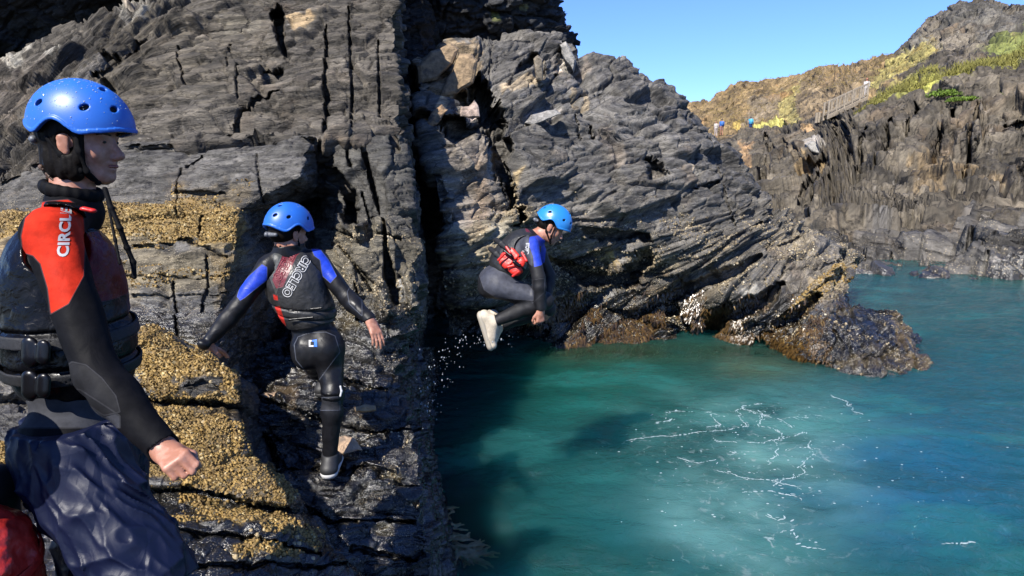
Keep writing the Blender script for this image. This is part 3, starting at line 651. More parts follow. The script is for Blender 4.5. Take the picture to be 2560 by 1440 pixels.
# --- far side of the inlet: golden hill, dark ribbed cliff, foreshore
gF = [
 [(1600,300,100),(1690,262,100),(1775,252,96),(1840,210,92),(1950,200,90),(2050,172,85),(2150,160,78),(2235,138,70),(2320,58,66),(2400,4,64),(2560,20,60),(2900,10,55)],
 [(1600,320,84),(1690,305,82),(1775,295,80),(1840,265,80),(1950,250,77),(2050,225,70),(2150,200,62),(2250,180,56),(2340,140,53),(2440,105,51),(2580,95,47),(2900,85,43)],
 [(1600,350,68),(1690,347,67),(1775,340,67),(1850,330,67),(1950,322,61),(2040,304,51),(2120,270,45),(2200,238,42),(2300,205,40),(2420,175,38),(2580,155,36),(2900,140,34)],
 [(1600,356,62),(1690,354,62),(1778,348,62),(1852,338,61),(1950,330,55),(2045,314,47),(2125,292,42),(2205,256,40),(2305,222,38),(2425,192,36.5),(2580,170,34),(2900,155,32)],
 [(1600,430,46),(1700,425,46),(1790,420,44),(1860,420,42),(1950,420,39),(2050,400,36),(2130,390,34.5),(2220,370,33.5),(2320,360,32.5),(2430,350,31),(2580,340,29.5),(2900,330,27)],
 [(1600,520,36),(1700,520,35),(1800,515,34),(1880,505,32),(1960,520,29),(2050,520,28),(2130,500,28),(2220,495,27.5),(2320,490,27),(2430,490,26),(2580,490,25),(2900,480,23)],
 [(1600,610,26),(1700,605,26),(1800,600,25),(1890,590,25),(1970,585,24),(2050,575,23),(2140,570,22.5),(2230,560,22.5),(2330,555,22),(2440,555,21.5),(2580,555,21),(2900,545,20)],
 [(1600,690,17.5),(1700,690,17.5),(1800,690,17.5),(1900,690,17.5),(1990,688,17.5),(2060,686,17.4),(2150,690,17.2),(2240,700,16.7),(2330,704,16.4),(2440,712,16.1),(2580,712,15.9),(2900,700,15.6)],
 [(1600,760,17),(1700,760,17),(1800,760,17),(1900,760,17),(1990,760,17),(2060,760,17),(2150,765,16.8),(2240,770,16.3),(2330,775,16),(2440,780,15.8),(2580,780,15.6),(2900,770,15.3)],
]
GOLD = (.27, .185, .085); GRASS = (.34, .33, .07); GRN = (.19, .22, .05)
tintF = [
 ([(1500,200),(1840,190),(2060,150),(2240,140),(2260,190),(2180,240),(2050,300),(1780,345),(1500,350)], GOLD, .85, 10),
 ([(1880,240),(1960,230),(1950,290),(1890,310),(1850,330)], (.20,.16,.11), .8, 16),
 ([(1990,200),(2160,170),(2190,190),(2100,260),(2030,300),(1960,315),(1985,250)], (.20,.15,.09), .8, 26),
 ([(1980,320),(1940,270),(1965,230),(1990,210),(2010,200),(1985,250),(2000,300)], (.42,.36,.12), .7, 12),
 ([(2300,60),(2400,0),(2560,20),(2700,20),(2700,120),(2500,90),(2440,120),(2300,130),(2250,140)], (.13,.12,.10), .85, 24),
 ([(2230,150),(2330,90),(2350,120),(2320,160),(2240,200),(2160,230),(2200,170)], (.36,.31,.10), .85, 14),
 ([(2140,290),(2200,235),(2290,200),(2440,160),(2560,120),(2900,80),(2900,140),(2560,150),(2440,178),(2310,205),(2240,240),(2180,275),(2150,290)], GRASS, 1., 12),
 ([(2500,80),(2700,60),(2700,130),(2530,130),(2460,150),(2440,130)], GRN, .8, 20),
 ([(1880,322),(1950,290),(1975,318),(1900,328)], (.46,.42,.12), 1., 6), ([(1820,325),(1850,300),(1850,330)], (.5,.36,.10), 1., 5),
 ([(2300,60),(2440,60),(2470,130),(2380,160),(2330,130)], (.15,.125,.09), .8, 20),
 ([(2010,355),(2060,352),(2070,372),(2020,385)], (.34,.31,.27), 1., 5), ([(1845,350),(1880,360),(1870,440),(1850,420)], (.32,.2,.1), .8, 12),
 ([(2010,318),(2040,320),(2035,335),(2005,332)], (.6,.4,.2), 1., 4), ([(2280,420),(2400,380),(2440,400),(2340,480),(2290,490)], (.24,.17,.09), .8, 24),
 ([(2000,400),(2060,395),(2050,430),(2000,440)], (.42,.28,.12), .5, 16),
 ([(1600,560),(2000,560),(2100,600),(2200,545),(2300,585),(2420,560),(2500,600),(2620,540),(2900,580),(2900,800),(1600,800)], (.115,.108,.10), .85, 26),
 ([(2560,420),(2480,460),(2400,470),(2450,440)], (.25,.18,.1), .7, 20),
]
def bedF(P, px, py):
    a1 = frame(0, -66, 0); a2 = frame(0, 24, 0); a3 = frame(0, -25, 0); a4 = frame(0, -48, 0)
    w = np.stack([fbm(P * .12 + 3.1 * k, 3, 181 + 11 * k) for k in range(3)], -1) * .5 * WK[0]
    t2 = sst(500, 570, py)[..., None]; t3 = (sst(2130, 2060, px))[..., None] if False else (1 - sst(2040, 2140, px))[..., None]; t4 = (1 - sst(300, 340, py))[..., None] * t3
    q = (P @ a1) * (1 - t3) + (P @ a3) * t3
    q = q * (1 - t4) + (P @ a4) * t4
    return q * (1 - t2) + (P @ a2) * t2 + w
def maskF(px, py, P):
    cl = sst(0, 1, (py - 215) / 60 + (px - 2200) / 500)
    return np.where(py > 540, 1.15, .8 + .45 * sst(300, 380, py + .3 * (px - 2100)))
carveF = [([(2085,300,12),(2105,325,18),(2115,370,14)], 3.), ([(1915,345,6),(1930,380,10),(1890,470,8)], 2.5), ([(1960,360,8),(2010,420,16),(2060,400,10)], 1.6),
  ([(2240,400,5),(2290,260,5)], 1.5), ([(2180,440,5),(2230,300,5)], 1.5), ([(2330,400,6),(2380,250,6)], 1.5), ([(2140,420,5),(2170,330,4)], 1.2),
  ([(2410,420,6),(2450,250,6)], 1.5), ([(2030,560,4),(2110,555,9),(2180,540,4)], .9), ([(1990,545,8),(2030,560,8)], 1.), ([(2500,330,20),(2560,290,24)], 1.5),
  ([(2230,620,4),(2290,680,5)], .4), ([(2100,600,4),(2160,660,4)], .4), ([(2400,600,5),(2460,690,5)], .4), ([(2070,430,4),(1980,500,5)], .8), ([(2060,470,4),(2000,520,5)], .8)]
oF = rock("far_cliff", gF, M_far, bedfn=bedF, big=(2.6, 1.6, 1.1), amp=1.0, sm=(1.0, .7, .40), asm=.34, lam=.5, alam=.10, fb=.45, fbs=.5,
     carve=carveF, tint=tintF, base=(.105, .088, .064), alb=.60, spkf=lambda px, py, P: .55 * sst(560, 620, py), wetf=lambda px, py, P: .8 * sst(670, 700, py), seed=181,
     step=3.0, step_t=.25, T=8, back=(1, 0, 0, 0), bscale=5., dispmask=maskF, stretch=(.35, .35, 1.0))
# ---------------------------------------------------------------- signed-distance modelling of figures
class SDF:
    def __init__(s): s.pr = []
    def cone(s, a, b, ra, rb, k=.02, flat=None):
        """tapered limb a->b; flat=(axis vector, factor) squeezes the section along an axis"""
        s.pr.append(('c', np.array(a, float), np.array(b, float), ra, rb, k, flat)); return s
    def ell(s, c, R, rad, k=.02):
        """ellipsoid, R rows = local axes"""
        s.pr.append(('e', np.array(c, float), np.array(R, float), np.array(rad, float), None, k, None)); return s
    def bounds(s, pad=.03):
        lo = np.full(3, 1e9); hi = -lo
        for p in s.pr:
            l, h = s.pb(p, pad); lo = np.minimum(lo, l); hi = np.maximum(hi, h)
        return lo, hi
    @staticmethod
    def pb(p, pad):
        if p[0] == 'c':
            r = max(p[3], p[4]) * (1 if p[6] is None else max(1, p[6][1])) + pad
            return np.minimum(p[1], p[2]) - r, np.maximum(p[1], p[2]) + r
        r = max(p[3]) + pad
        return p[1] - r, p[1] + r
    @staticmethod
    def dist(p, P):
        if p[0] == 'e':
            q = (P - p[1]) @ p[2].T
            k0 = np.linalg.norm(q / p[3], axis=-1); k1 = np.linalg.norm(q / (p[3] ** 2), axis=-1) + 1e-9
            return k0 * (k0 - 1) / k1
        a, b, ra, rb, fl = p[1], p[2], p[3], p[4], p[6]
        if fl is not None:
            ax = np.array(fl[0]); f = fl[1] - 1 
            M = np.eye(3) + np.outer(ax, ax) * (1. / fl[1] - 1)
            P = (P - a) @ M.T + a; b = a + M @ (b - a)
        ab = b - a; L = ab @ ab + 1e-12
        t = np.clip(((P - a) @ ab) / L, 0, 1)
        d = np.linalg.norm(P - a - t[..., None] * ab, axis=-1) - (ra + (rb - ra) * t)
        return d if fl is None else d * min(1., fl[1])
    def eval(s, P):
        d = np.full(P.shape[:-1], 1.0)
        for p in s.pr:
            e = s.dist(p, P); k = p[5]
            h = np.maximum(k - np.abs(d - e), 0) / k
            d = np.minimum(d, e) - h * h * k * .25
        return d
    def grid(s, vx, pad=.03, lo=None, hi=None, cut=None):
        l, h = s.bounds(pad)
        if lo is None: lo, hi = l, h
        n = np.ceil((hi - lo) / vx).astype(int) + 1
        D = np.full(n, .5, np.float32)
        ax = [lo[i] + vx * np.arange(n[i]) for i in range(3)]
        for p in s.pr:
            k = p[5]; l, h = s.pb(p, k + 2.5 * vx + .012)
            i0 = np.clip(np.floor((l - lo) / vx).astype(int), 0, n); i1 = np.clip(np.ceil((h - lo) / vx).astype(int) + 1, 0, n)
            if (i1 <= i0).any(): continue
            sl = tuple(slice(i0[i], i1[i]) for i in range(3))
            P = np.stack(np.meshgrid(*[ax[i][sl[i]] for i in range(3)], indexing='ij'), -1)
            e = s.dist(p, P).astype(np.float32); d = D[sl]
            hh = np.maximum(k - np.abs(d - e), 0) / k
            D[sl] = np.minimum(d, e) - hh * hh * k * .25
        return D, lo, ax
def gridpts(ax): return np.stack(np.meshgrid(*ax, indexing='ij'), -1)
def surfnet(D, lo, vx):
    D = D.copy()
    D[0], D[-1], D[:, 0], D[:, -1], D[:, :, 0], D[:, :, -1] = .5, .5, .5, .5, .5, .5
    S = D < 0
    c = [S[i:S.shape[0] - 1 + i, j:S.shape[1] - 1 + j, k:S.shape[2] - 1 + k] for i in (0, 1) for j in (0, 1) for k in (0, 1)]
    anyv = c[0].copy(); allv = c[0].copy()
    for q in c[1:]: anyv |= q; allv &= q
    act = anyv & ~allv
    I, J, K = np.nonzero(act)
    vid = np.full(act.shape, -1, np.int32); vid[I, J, K] = np.arange(len(I))
    co = [(i, j, k) for i in (0, 1) for j in (0, 1) for k in (0, 1)]
    vals = {o: D[I + o[0], J + o[1], K + o[2]] for o in co}
    sm = np.zeros((len(I), 3)); cnt = np.zeros(len(I))
    for a in co:
        for ax in range(3):
            if a[ax] == 0:
                b = list(a); b[ax] = 1; b = tuple(b)
                va, vb = vals[a], vals[b]; m = (va < 0) != (vb < 0)
                t = np.where(m, va / np.where(m, va - vb, 1), 0)
                p = np.tile(np.array(a, float), (len(I), 1)); p[:, ax] = t
                sm += p * m[:, None]; cnt += m
    V = (sm / cnt[:, None] + np.stack([I, J, K], -1)) * vx + lo
    Fs = []
    for ax in range(3):
        sl0 = [slice(None)] * 3; sl1 = [slice(None)] * 3; sl0[ax] = slice(0, -1); sl1[ax] = slice(1, None)
        a, b = S[tuple(sl0)], S[tuple(sl1)]
        for flip in (0, 1):
            i, j, k = np.nonzero((a & ~b) if not flip else (~a & b))
            o = [1, 2, 0][ax], [2, 0, 1][ax]
            q = np.stack([i, j, k], -1)
            ok = (q[:, o[0]] > 0) & (q[:, o[1]] > 0); q = q[ok]
            def cell(d0, d1):
                r = q.copy(); r[:, o[0]] -= d0; r[:, o[1]] -= d1
                r = np.minimum(r, np.array(vid.shape) - 1)
                return vid[r[:, 0], r[:, 1], r[:, 2]]
            f = np.stack([cell(1, 1), cell(0, 1), cell(0, 0), cell(1, 0)], -1)
            if flip: f = f[:, ::-1]
            Fs.append(f[(f >= 0).all(1)])
    return V, np.concatenate(Fs)
def relax(V, F, it=1, lam=.5):
    for _ in range(it):
        s = np.zeros_like(V); c = np.zeros(len(V))
        for a, b in ((0, 1), (1, 2), (2, 3), (3, 0)):
            np.add.at(s, F[:, a], V[F[:, b]]); np.add.at(s, F[:, b], V[F[:, a]])
            np.add.at(c, F[:, a], 1); np.add.at(c, F[:, b], 1)
        V = V + lam * (s / np.maximum(c, 1)[:, None] - V)
    return V
def unit(v): v = np.array(v, float); return v / np.linalg.norm(v)
def basis(fwd, up):
    """rows: side (to the figure's right), forward, up"""
    f = unit(fwd); s = unit(np.cross(f, up)); u = np.cross(s, f)
    return np.array([s, f, u])

def head(s, c, B, sc=1.):
    """B rows right/forward/up"""
    def w(x, y, z): return c + sc * (np.array([x, y, z]) @ B)
    def e(x, y, z, rx, ry, rz, k): s.ell(w(x, y, z), B, np.array([rx, ry, rz]) * sc, k * sc)
    def cn(a, b, ra, rb, k): s.cone(w(*a), w(*b), ra * sc, rb * sc, k * sc)
    e(0, -.015, .03, .074, .094, .084, .02); e(0, .03, -.02, .062, .062, .075, .03)
    e(0, .032, -.075, .047, .052, .036, .03); e(0, .074, -.103, .02, .016, .015, .022)
    cn((-.05, 0, -.065), (-.02, .06, -.10), .016, .014, .03); cn((.05, 0, -.065), (.02, .06, -.10), .016, .014, .03)
    cn((0, .086, .004), (0, .112, -.036), .0075, .0115, .014); e(0, .098, -.044, .015, .012, .008, .01)
    cn((-.036, .074, .02), (.036, .074, .02), .011, .011, .018)
    for q in (-1, 1):
        e(q * .036, .058, -.035, .02, .02, .02, .02); e(q * .031, .074, .000, .014, .010, .010, .006)
        e(q * .076, -.004, -.012, .008, .018, .030, .006); e(q * .080, -.010, .003, .006, .012, .012, .004); e(q * .074, .004, -.036, .007, .009, .010, .006)
    cn((-.018, .084, -.061), (0, .093, -.059), .0055, .0068, .006); cn((.018, .084, -.061), (0, .093, -.059), .0055, .0068, .006)
    cn((-.016, .082, -.076), (0, .090, -.077), .006, .0075, .006); cn((.016, .082, -.076), (0, .090, -.077), .006, .0075, .006)
    return w
def hand(s, wr, B, side=1, curl=(60, 70, 40), spread=.0, sc=1., thumb=None):
    """B rows: across (towards the thumb when side=1), finger direction, back of the hand"""
    def w(x, y, z): return wr + sc * (np.array([x * side, y, z]) @ B)
    xs = (.029, .0095, -.010, -.028); ln = ((.043, .027, .021), (.048, .031, .022), (.044, .029, .021), (.034, .021, .018))
    s.cone(w(0, -.03, 0), w(0, .02, 0), .027 * sc, .028 * sc, .02 * sc, (B[2], .72))
    for i in range(4):
        k0 = (xs[i] * .55, .012, 0); k1 = (xs[i], .083 - .004 * abs(i - 1), .003)
        s.cone(w(*k0), w(*k1), .0145 * sc, .0115 * sc, .014 * sc)
        p = np.array(k1); a = 0; dx = xs[i] * (.12 + spread) / .03 * .5
        for j in range(3):
            a += math.radians(curl[j] * (1 + .06 * (i - 1.5)))
            d = np.array([dx * .25, math.cos(a), -math.sin(a)]); d /= np.linalg.norm(d)
            q = p + d * ln[i][j]
            s.cone(w(*p), w(*q), (.0098 - .0009 * j) * sc, (.0090 - .0009 * j) * sc, .0035 * sc); p = q
    t = thumb or ((.022, .018, -.006), (.046, .050, -.020), (.050, .078, -.030), (.040, .098, -.036))
    s.cone(w(*t[0]), w(*t[1]), .017 * sc, .0125 * sc, .014 * sc)
    s.cone(w(*t[1]), w(*t[2]), .0115 * sc, .0105 * sc, .004 * sc); s.cone(w(*t[2]), w(*t[3]), .0105 * sc, .0088 * sc, .004 * sc)
def torso(s, J, B, Bp=None, w=1.):
    """J joints: pelvis, waist, chest, neck, shR, shL ; B chest basis rows right/forward/up"""
    Bp = B if Bp is None else Bp
    s.ell(J['pelvis'], Bp, (.165 * w, .115 * w, .115), .06); s.ell(J['waist'], (B + Bp) / 2, (.138 * w, .103 * w, .13), .07)
    s.ell(J['chest'], B, (.160 * w, .118 * w, .175), .07)
    s.ell(J['pelvis'] - Bp[1] * .055 * w + Bp[0] * .07 * w - Bp[2] * .03, Bp, (.09 * w, .085 * w, .10), .04)
    s.ell(J['pelvis'] - Bp[1] * .055 * w - Bp[0] * .07 * w - Bp[2] * .03, Bp, (.09 * w, .085 * w, .10), .04)
    s.cone(J['shR'], J['neck'] - B[2] * .03, .052 * w, .05 * w, .05); s.cone(J['shL'], J['neck'] - B[2] * .03, .052 * w, .05 * w, .05)
    s.cone(J['neck'] - B[2] * .03, J['skull'], .060, .052, .03)
def arm(s, sh, el, wr, w=1.):
    s.cone(sh, el, .056 * w, .043 * w, .03); m = el + (wr - el) * .28
    s.cone(el, m, .043 * w, .045 * w, .02); s.cone(m, wr, .045 * w, .028 * w, .02)
def leg(s, hp, kn, an, w=1.):
    s.cone(hp, kn, .086 * w, .055 * w, .04); m = kn + (an - kn) * .3
    back = unit(np.cross(np.cross(kn - hp, an - kn) + 1e-6, an - kn))
    s.cone(kn, m, .053 * w, .055 * w, .03); s.cone(m, an, .055 * w, .035 * w, .03)
def foot(s, an, fwd, up, L=.25, w=1.):
    f = unit(fwd); u = unit(up)
    heel = an - f * .05 - u * .06; toe = an + f * (L - .09) - u * .062
    s.cone(an, heel, .036 * w, .032 * w, .03); s.cone(heel, toe, .036 * w, .03 * w, .03, (u, .75)); s.cone(an - f * .0, an + f * .09 - u * .045, .036 * w, .03 * w, .03)
def shoe(name, an, fwd, up, m_up, m_sole, parent, L=.27, vx=.004, w=1.):
    f = unit(fwd); u = unit(up); side = unit(np.cross(f, u))
    B = np.array([side, f, u])
    s = SDF(); heel = an - f * .05 - u * .052; toe = an + f * (L - .10) - u * .058
    s.cone(an + u * .012, heel, .042 * w, .043 * w, .03); s.cone(heel, toe, .043 * w, .040 * w, .03, (u, .8)); s.cone(an + f * .02, an + f * .10 - u * .045, .043 * w, .036 * w, .04)
    D, lo, ax = s.grid(vx); P = gridpts(ax)
    h = (P - an) @ u
    V, F = surfnet(np.maximum(D, np.maximum(-.078 - h, h - .022)), lo, vx)
    o = mesh_obj("shoe", V, F, m_up, parent)
    s2 = SDF(); s2.cone(heel - u * .026, toe - u * .022, .050 * w, .047 * w, .02, (u, .62))
    D, lo, ax = s2.grid(vx); P = gridpts(ax); h = (P - an) @ u
    V, F = surfnet(np.maximum(D, np.maximum(-.104 - h, h + .060)), lo, vx)
    so_ = mesh_obj("sole", V, F, m_sole, o)
    return o
def helmet(c, B, sc, mat, mat_in, parent, vx=.003, label=None, peak=.0, drops=0, seed=0, dia=True, mat_drop=None, mat_dial=None):
    """skate-style shell, wavy rim, oval vents"""
    lo = c - .22 * sc; hi = c + .22 * sc; n = int(.44 * sc / vx) + 1
    ax = [lo[i] + vx * np.arange(n) for i in range(3)]
    P = gridpts(ax); q = (P - c) @ B.T / sc
    def shell(q, g):
        r = np.array([.122, .155, .150]) + g
        yy = q[..., 1] + .0
        k0 = np.linalg.norm(q / r, axis=-1); k1 = np.linalg.norm(q / r ** 2, axis=-1) + 1e-9
        return k0 * (k0 - 1) / k1
    outer = shell(q, 0.); inner = shell(q, -.013)
    y = q[..., 1]
    rim = -.012 + .026 * np.exp(-((y + .015) / .045) ** 2) - .020 * np.exp(-((y + .085) / .035) ** 2) - .012 * np.exp(-((y - .055) / .03) ** 2) + .012 * sst(-.12, -.16, y) + .010 * sst(.10, .15, y)
    body = np.maximum(np.maximum(outer, -inner), (rim - q[..., 2]) * .8)
    # flare at the rim
    body = np.minimum(body, np.maximum(np.maximum(np.abs(shell(q, .001)) - .003, (rim - q[..., 2]) * .8), (q[..., 2] - rim - .012)))
    for az, el_, rx, rz in [(a, e, .0125, .0085) for a, e in ((25, 26), (62, 24), (118, 24), (155, 26), (-25, 26), (-62, 24), (-118, 24), (-155, 26), (20, 56), (-20, 56), (160, 56), (-160, 56))]:
        a = math.radians(az); e = math.radians(el_)
        d = np.array([math.sin(a) * math.cos(e) * .122, math.cos(a) * math.cos(e) * .155, math.sin(e) * .150])
        nn = unit(d / np.array([.122, .155, .15]) ** 2); tt = unit(np.cross(nn, (0, 0, 1))); bb = np.cross(nn, tt)
        r = q - d
        # vents slant a little
        u = r @ (tt * .8 + bb * .6 * (1 if a > 0 else -1)); v = r @ (bb * .8 - tt * .6 * (1 if a > 0 else -1))
        ve = np.maximum((np.sqrt((u / 1.45) ** 2 + v ** 2) - .0098), np.abs(r @ nn) - .03)
        body = np.maximum(body, -ve)
    V, F = surfnet((body * sc).astype(np.float32), lo, vx)
    o = mesh_obj("helmet", V, F, mat, parent)
    if label: o["label"] = label
    # foam liner, dark
    li = np.maximum(np.maximum(shell(q, -.0135), -shell(q, -.026)), rim + .006 - q[..., 2])
    V, F = surfnet((li * sc).astype(np.float32), lo, vx * 1.0); mesh_obj("liner", V, F, mat_in, o)
    def w(x, y, z): return c + sc * (np.array([x, y, z]) @ B)
    if dia:   # rear fit cradle with dial
        s = SDF()
        s.cone(w(-.05, -.118, -.052), w(0, -.132, -.056), .012 * sc, .015 * sc, .01); s.cone(w(.05, -.118, -.052), w(0, -.132, -.056), .012 * sc, .015 * sc, .01)
        s.cone(w(0, -.136, -.056), w(0, -.146, -.056), .017 * sc, .015 * sc, .002)
        D, l2, a2 = s.grid(.003); V, F = surfnet(D, l2, .003); mesh_obj("fit_dial", V, F, mat_dial, o)
    if drops:
        rnd = random.Random(seed); bm = bmesh.new()
        for _ in range(drops):
            a = rnd.uniform(-math.pi, math.pi); e = rnd.uniform(.05, 1.35)
            if math.sin(a) > .2 and 0: continue
            d = np.array([math.sin(a) * math.cos(e) * .1225, math.cos(a) * math.cos(e) * .1555, math.sin(e) * .1505])
            nn = unit(d / np.array([.122, .155, .15]) ** 2)
            r = rnd.choice((.0007, .0009, .0009, .0012, .0019)) * sc * 1.15
            m = Matrix.Translation(Vector(w(*d))) @ Vector((0, 0, 1)).rotation_difference(Vector(nn @ B)).to_matrix().to_4x4() @ Matrix.Diagonal((r, r * rnd.uniform(1, 1.5), r * .6, 1))
            bmesh.ops.create_icosphere(bm, subdivisions=1, radius=1, matrix=m)
        me = bpy.data.meshes.new("water_beads"); po = Vector(parent_origin(o)); bmesh.ops.translate(bm, vec=-po, verts=bm.verts); bm.to_mesh(me); bm.free()
        me.materials.append(mat_drop); d_ = bpy.data.objects.new("water_beads", me); scene.collection.objects.link(d_); d_.parent = o; d_["kind"] = "stuff"
    return o, w
def tube(name, pts, r, mat, parent, flat=None, vx=.003, k=.006):
    """strap through points; flat=(width vector, factor)"""
    s = SDF()
    for a, b in zip(pts[:-1], pts[1:]): s.cone(a, b, r, r, k, flat)
    D, lo, ax = s.grid(vx); V, F = surfnet(D, lo, vx); V = relax(V, F, 1)
    return mesh_obj(name, V, F, mat, parent)

# ---------------------------------------------------------------- panelled neoprene, fabric and lettering
def panel_mat(name, base, panels, rough=.5, spec=.35, seam=(.10, .10, .11), wr=.0022, wscale=26., grain=True, gloss=0.):
    """panels: list of (attribute, colour) painted where the attribute is below zero; seams run along zero"""
    m, nt, b = newmat(name)
    pos = N(nt, "ShaderNodeTexCoord").outputs['Object']
    c = base + (1,)
    sm = None
    for a, pc in panels:
        v = attr(nt, a)
        c = mixc(nt, ramp(nt, v, .0012, -.0012), c, pc)
        s = mathn(nt, 'SUBTRACT', 1., ramp(nt, mathn(nt, 'ABSOLUTE', v), .0012, .0026))
        sm = s if sm is None else mathn(nt, 'MAXIMUM', sm, s)
    if sm is not None: c = mixc(nt, mathn(nt, 'MULTIPLY', sm, .8), c, seam)
    nv = noise(nt, pos, 30, 4, .6)
    g = ramp(nt, nv, .3, .7, .8, 1.2)
    c = mixc(nt, 1., c, N(nt, "ShaderNodeCombineColor", ins={0: g, 1: g, 2: g}).outputs[0], 'MULTIPLY')
    nt.links.new(c, b.inputs['Base Color'])
    nt.links.new(ramp(nt, noise(nt, pos, 7, 3), .35, .65, rough - .1, rough + .12), b.inputs['Roughness'])
    b.inputs['Specular IOR Level'].default_value = spec
    b.inputs['Coat Weight'].default_value = gloss; b.inputs['Coat Roughness'].default_value = .3
    h = noise(nt, pos, wscale, 3, .55, .8)
    n1 = bump(nt, h, .45, wr * 3)
    if sm is not None: n1 = bump(nt, sm, .6, .0015, n1)
    if grain: n1 = bump(nt, noise(nt, pos, 500, 2, .6), .3, .001, n1)
    nt.links.new(n1, b.inputs['Normal'])
    return m
def pxpoly_attr(V, poly):
    """metric signed distance from an outline drawn on the figure as seen from the front of the scene"""
    px, py, d = proj(V)
    return sdpoly(px, py, poly) * d / FPX
def letters(name, text, target, origin, U, Wv, Nn, height, mat, parent, width=1., outline=0., bold=0., lift=.0015, spacing=1.05, cut=None):
    """flat lettering laid on a surface: origin centre, U reading direction, Wv letter up, Nn towards the viewer"""
    cu = bpy.data.curves.new(name, 'FONT'); cu.body = text; cu.size = 1.0; cu.align_x = 'CENTER'; cu.align_y = 'CENTER'
    cu.offset = bold; cu.space_character = spacing; cu.resolution_u = 3
    if outline: cu.fill_mode = 'NONE'; cu.bevel_depth = outline / height; cu.bevel_resolution = 0
    to = bpy.data.objects.new(name, cu); scene.collection.objects.link(to)
    dg = bpy.context.evaluated_depsgraph_get(); me = bpy.data.meshes.new_from_object(to.evaluated_get(dg))
    bpy.data.objects.remove(to); bpy.data.curves.remove(cu)
    bm = bmesh.new(); bm.from_mesh(me); bpy.data.meshes.remove(me)
    if not outline:
        bmesh.ops.triangulate(bm, faces=bm.faces)
    for _ in range(4):
        es = [e for e in bm.edges if e.calc_length() * height > .010]
        if not es: break
        bmesh.ops.subdivide_edges(bm, edges=es, cuts=1)
        bmesh.ops.triangulate(bm, faces=[f for f in bm.faces if len(f.verts) > 4])
    U, Wv, Nn = unit(U), unit(Wv), unit(Nn)
    po = parent_origin(target) if target.parent is not None or True else Vector()
    tm = target.data
    co = np.empty(len(tm.vertices) * 3, np.float32); tm.vertices.foreach_get('co', co); co = co.reshape(-1, 3) + np.array(po)
    polys = [tuple(p.vertices) for p in tm.polygons]
    key = target.name
    if key not in _bvh: _bvh[key] = BVHTree.FromPolygons([tuple(c) for c in co], polys)
    bv = _bvh[key]; bad = []
    for v in bm.verts:
        p = np.array(origin) + U * v.co.x * height * width + Wv * v.co.y * height
        hit, nn, _, dist = bv.ray_cast(Vector(p + Nn * .4), Vector(-Nn))
        if hit is None: bad.append(v); continue
        v.co = hit + Vector(Nn) * (lift + v.co.z * height)
    if bad: bmesh.ops.delete(bm, geom=bad, context='VERTS')
    pp = parent_origin(parent)
    bmesh.ops.translate(bm, vec=-pp, verts=bm.verts)
    me = bpy.data.meshes.new(name); bm.to_mesh(me); bm.free(); me.materials.append(mat)
    o = bpy.data.objects.new(name, me); scene.collection.objects.link(o); o.parent = parent
    return o
_bvh = {}
# ---------------------------------------------------------------- people
SKIN, ntS, bS = newmat("skin")
bS.inputs['Base Color'].default_value = (.30, .150, .100, 1); bS.inputs['Roughness'].default_value = .5
bS.inputs['Subsurface Weight'].default_value = .12; bS.inputs['Subsurface Radius'].default_value = (.01, .004, .002); bS.inputs['Subsurface Scale'].default_value = .5
pS = N(ntS, "ShaderNodeTexCoord").outputs['Object']
ntS.links.new(mixc(ntS, ramp(ntS, noise(ntS, pS, 40, 3), .4, .65), (.24, .105, .065), (.32, .158, .108)), bS.inputs['Base Color'])
ntS.links.new(bump(ntS, noise(ntS, pS, 220, 3), .3, .001), bS.inputs['Normal'])
NEO = (.0034, .0034, .0042); RED = (.34, .018, .007); BLUE = (.010, .032, .30); GRY = (.035, .036, .042)
m_helm = simple_mat("helmet_shell", (.012, .085, .36), .42, .45, bscale=900, bdist=.0004, bstr=.25, var=.10, vscale=8)
m_helm3 = simple_mat("helmet_shell_light", (.014, .14, .40), .30, .5, bscale=900, bdist=.0004, bstr=.25, var=.06, vscale=8)
m_liner = simple_mat("foam_liner", (.004, .004, .005), .9)
m_bead = simple_mat("water_bead", (.25, .28, .32), .08, .6)
m_dial = simple_mat("dial_plastic", (.07, .075, .085), .45, bscale=120, bdist=.003)
m_strap = simple_mat("webbing", (.0025, .0025, .003), .7, .08, bscale=700, bdist=.001)
m_greystrap = simple_mat("grey_webbing", (.014, .014, .015), .55, .2, bscale=400, bdist=.002, var=.3, vscale=200)
m_hair = simple_mat("hair", (.0028, .0019, .0013), .6, .10, bscale=60, bdist=.003, bstr=.5)
m_bun = simple_mat("tied_hair", (.05, .022, .008), .45, .5, bscale=90, bdist=.01, bstr=1.)
m_white = simple_mat("print_white", (.34, .34, .34), .5)
m_redprint = simple_mat("print_red", (.16, .02, .03), .5)
m_darkred = simple_mat("red_nylon", (.26, .010, .006), .45, .5, bscale=30, bdist=.01, var=.2)
m_sole = simple_mat("white_sole", (.33, .33, .33), .5); m_blackshoe = simple_mat("black_mesh_shoe", (.008, .008, .009), .6, bscale=400, bdist=.001)
m_beige = simple_mat("beige_shoe", (.36, .31, .235), .7, bscale=150, bdist=.003, var=.18, vscale=25); m_beigesole = simple_mat("beige_sole", (.27, .24, .19), .6)
m_buckle = simple_mat("buckle", (.0025, .0025, .003), .3, .25)

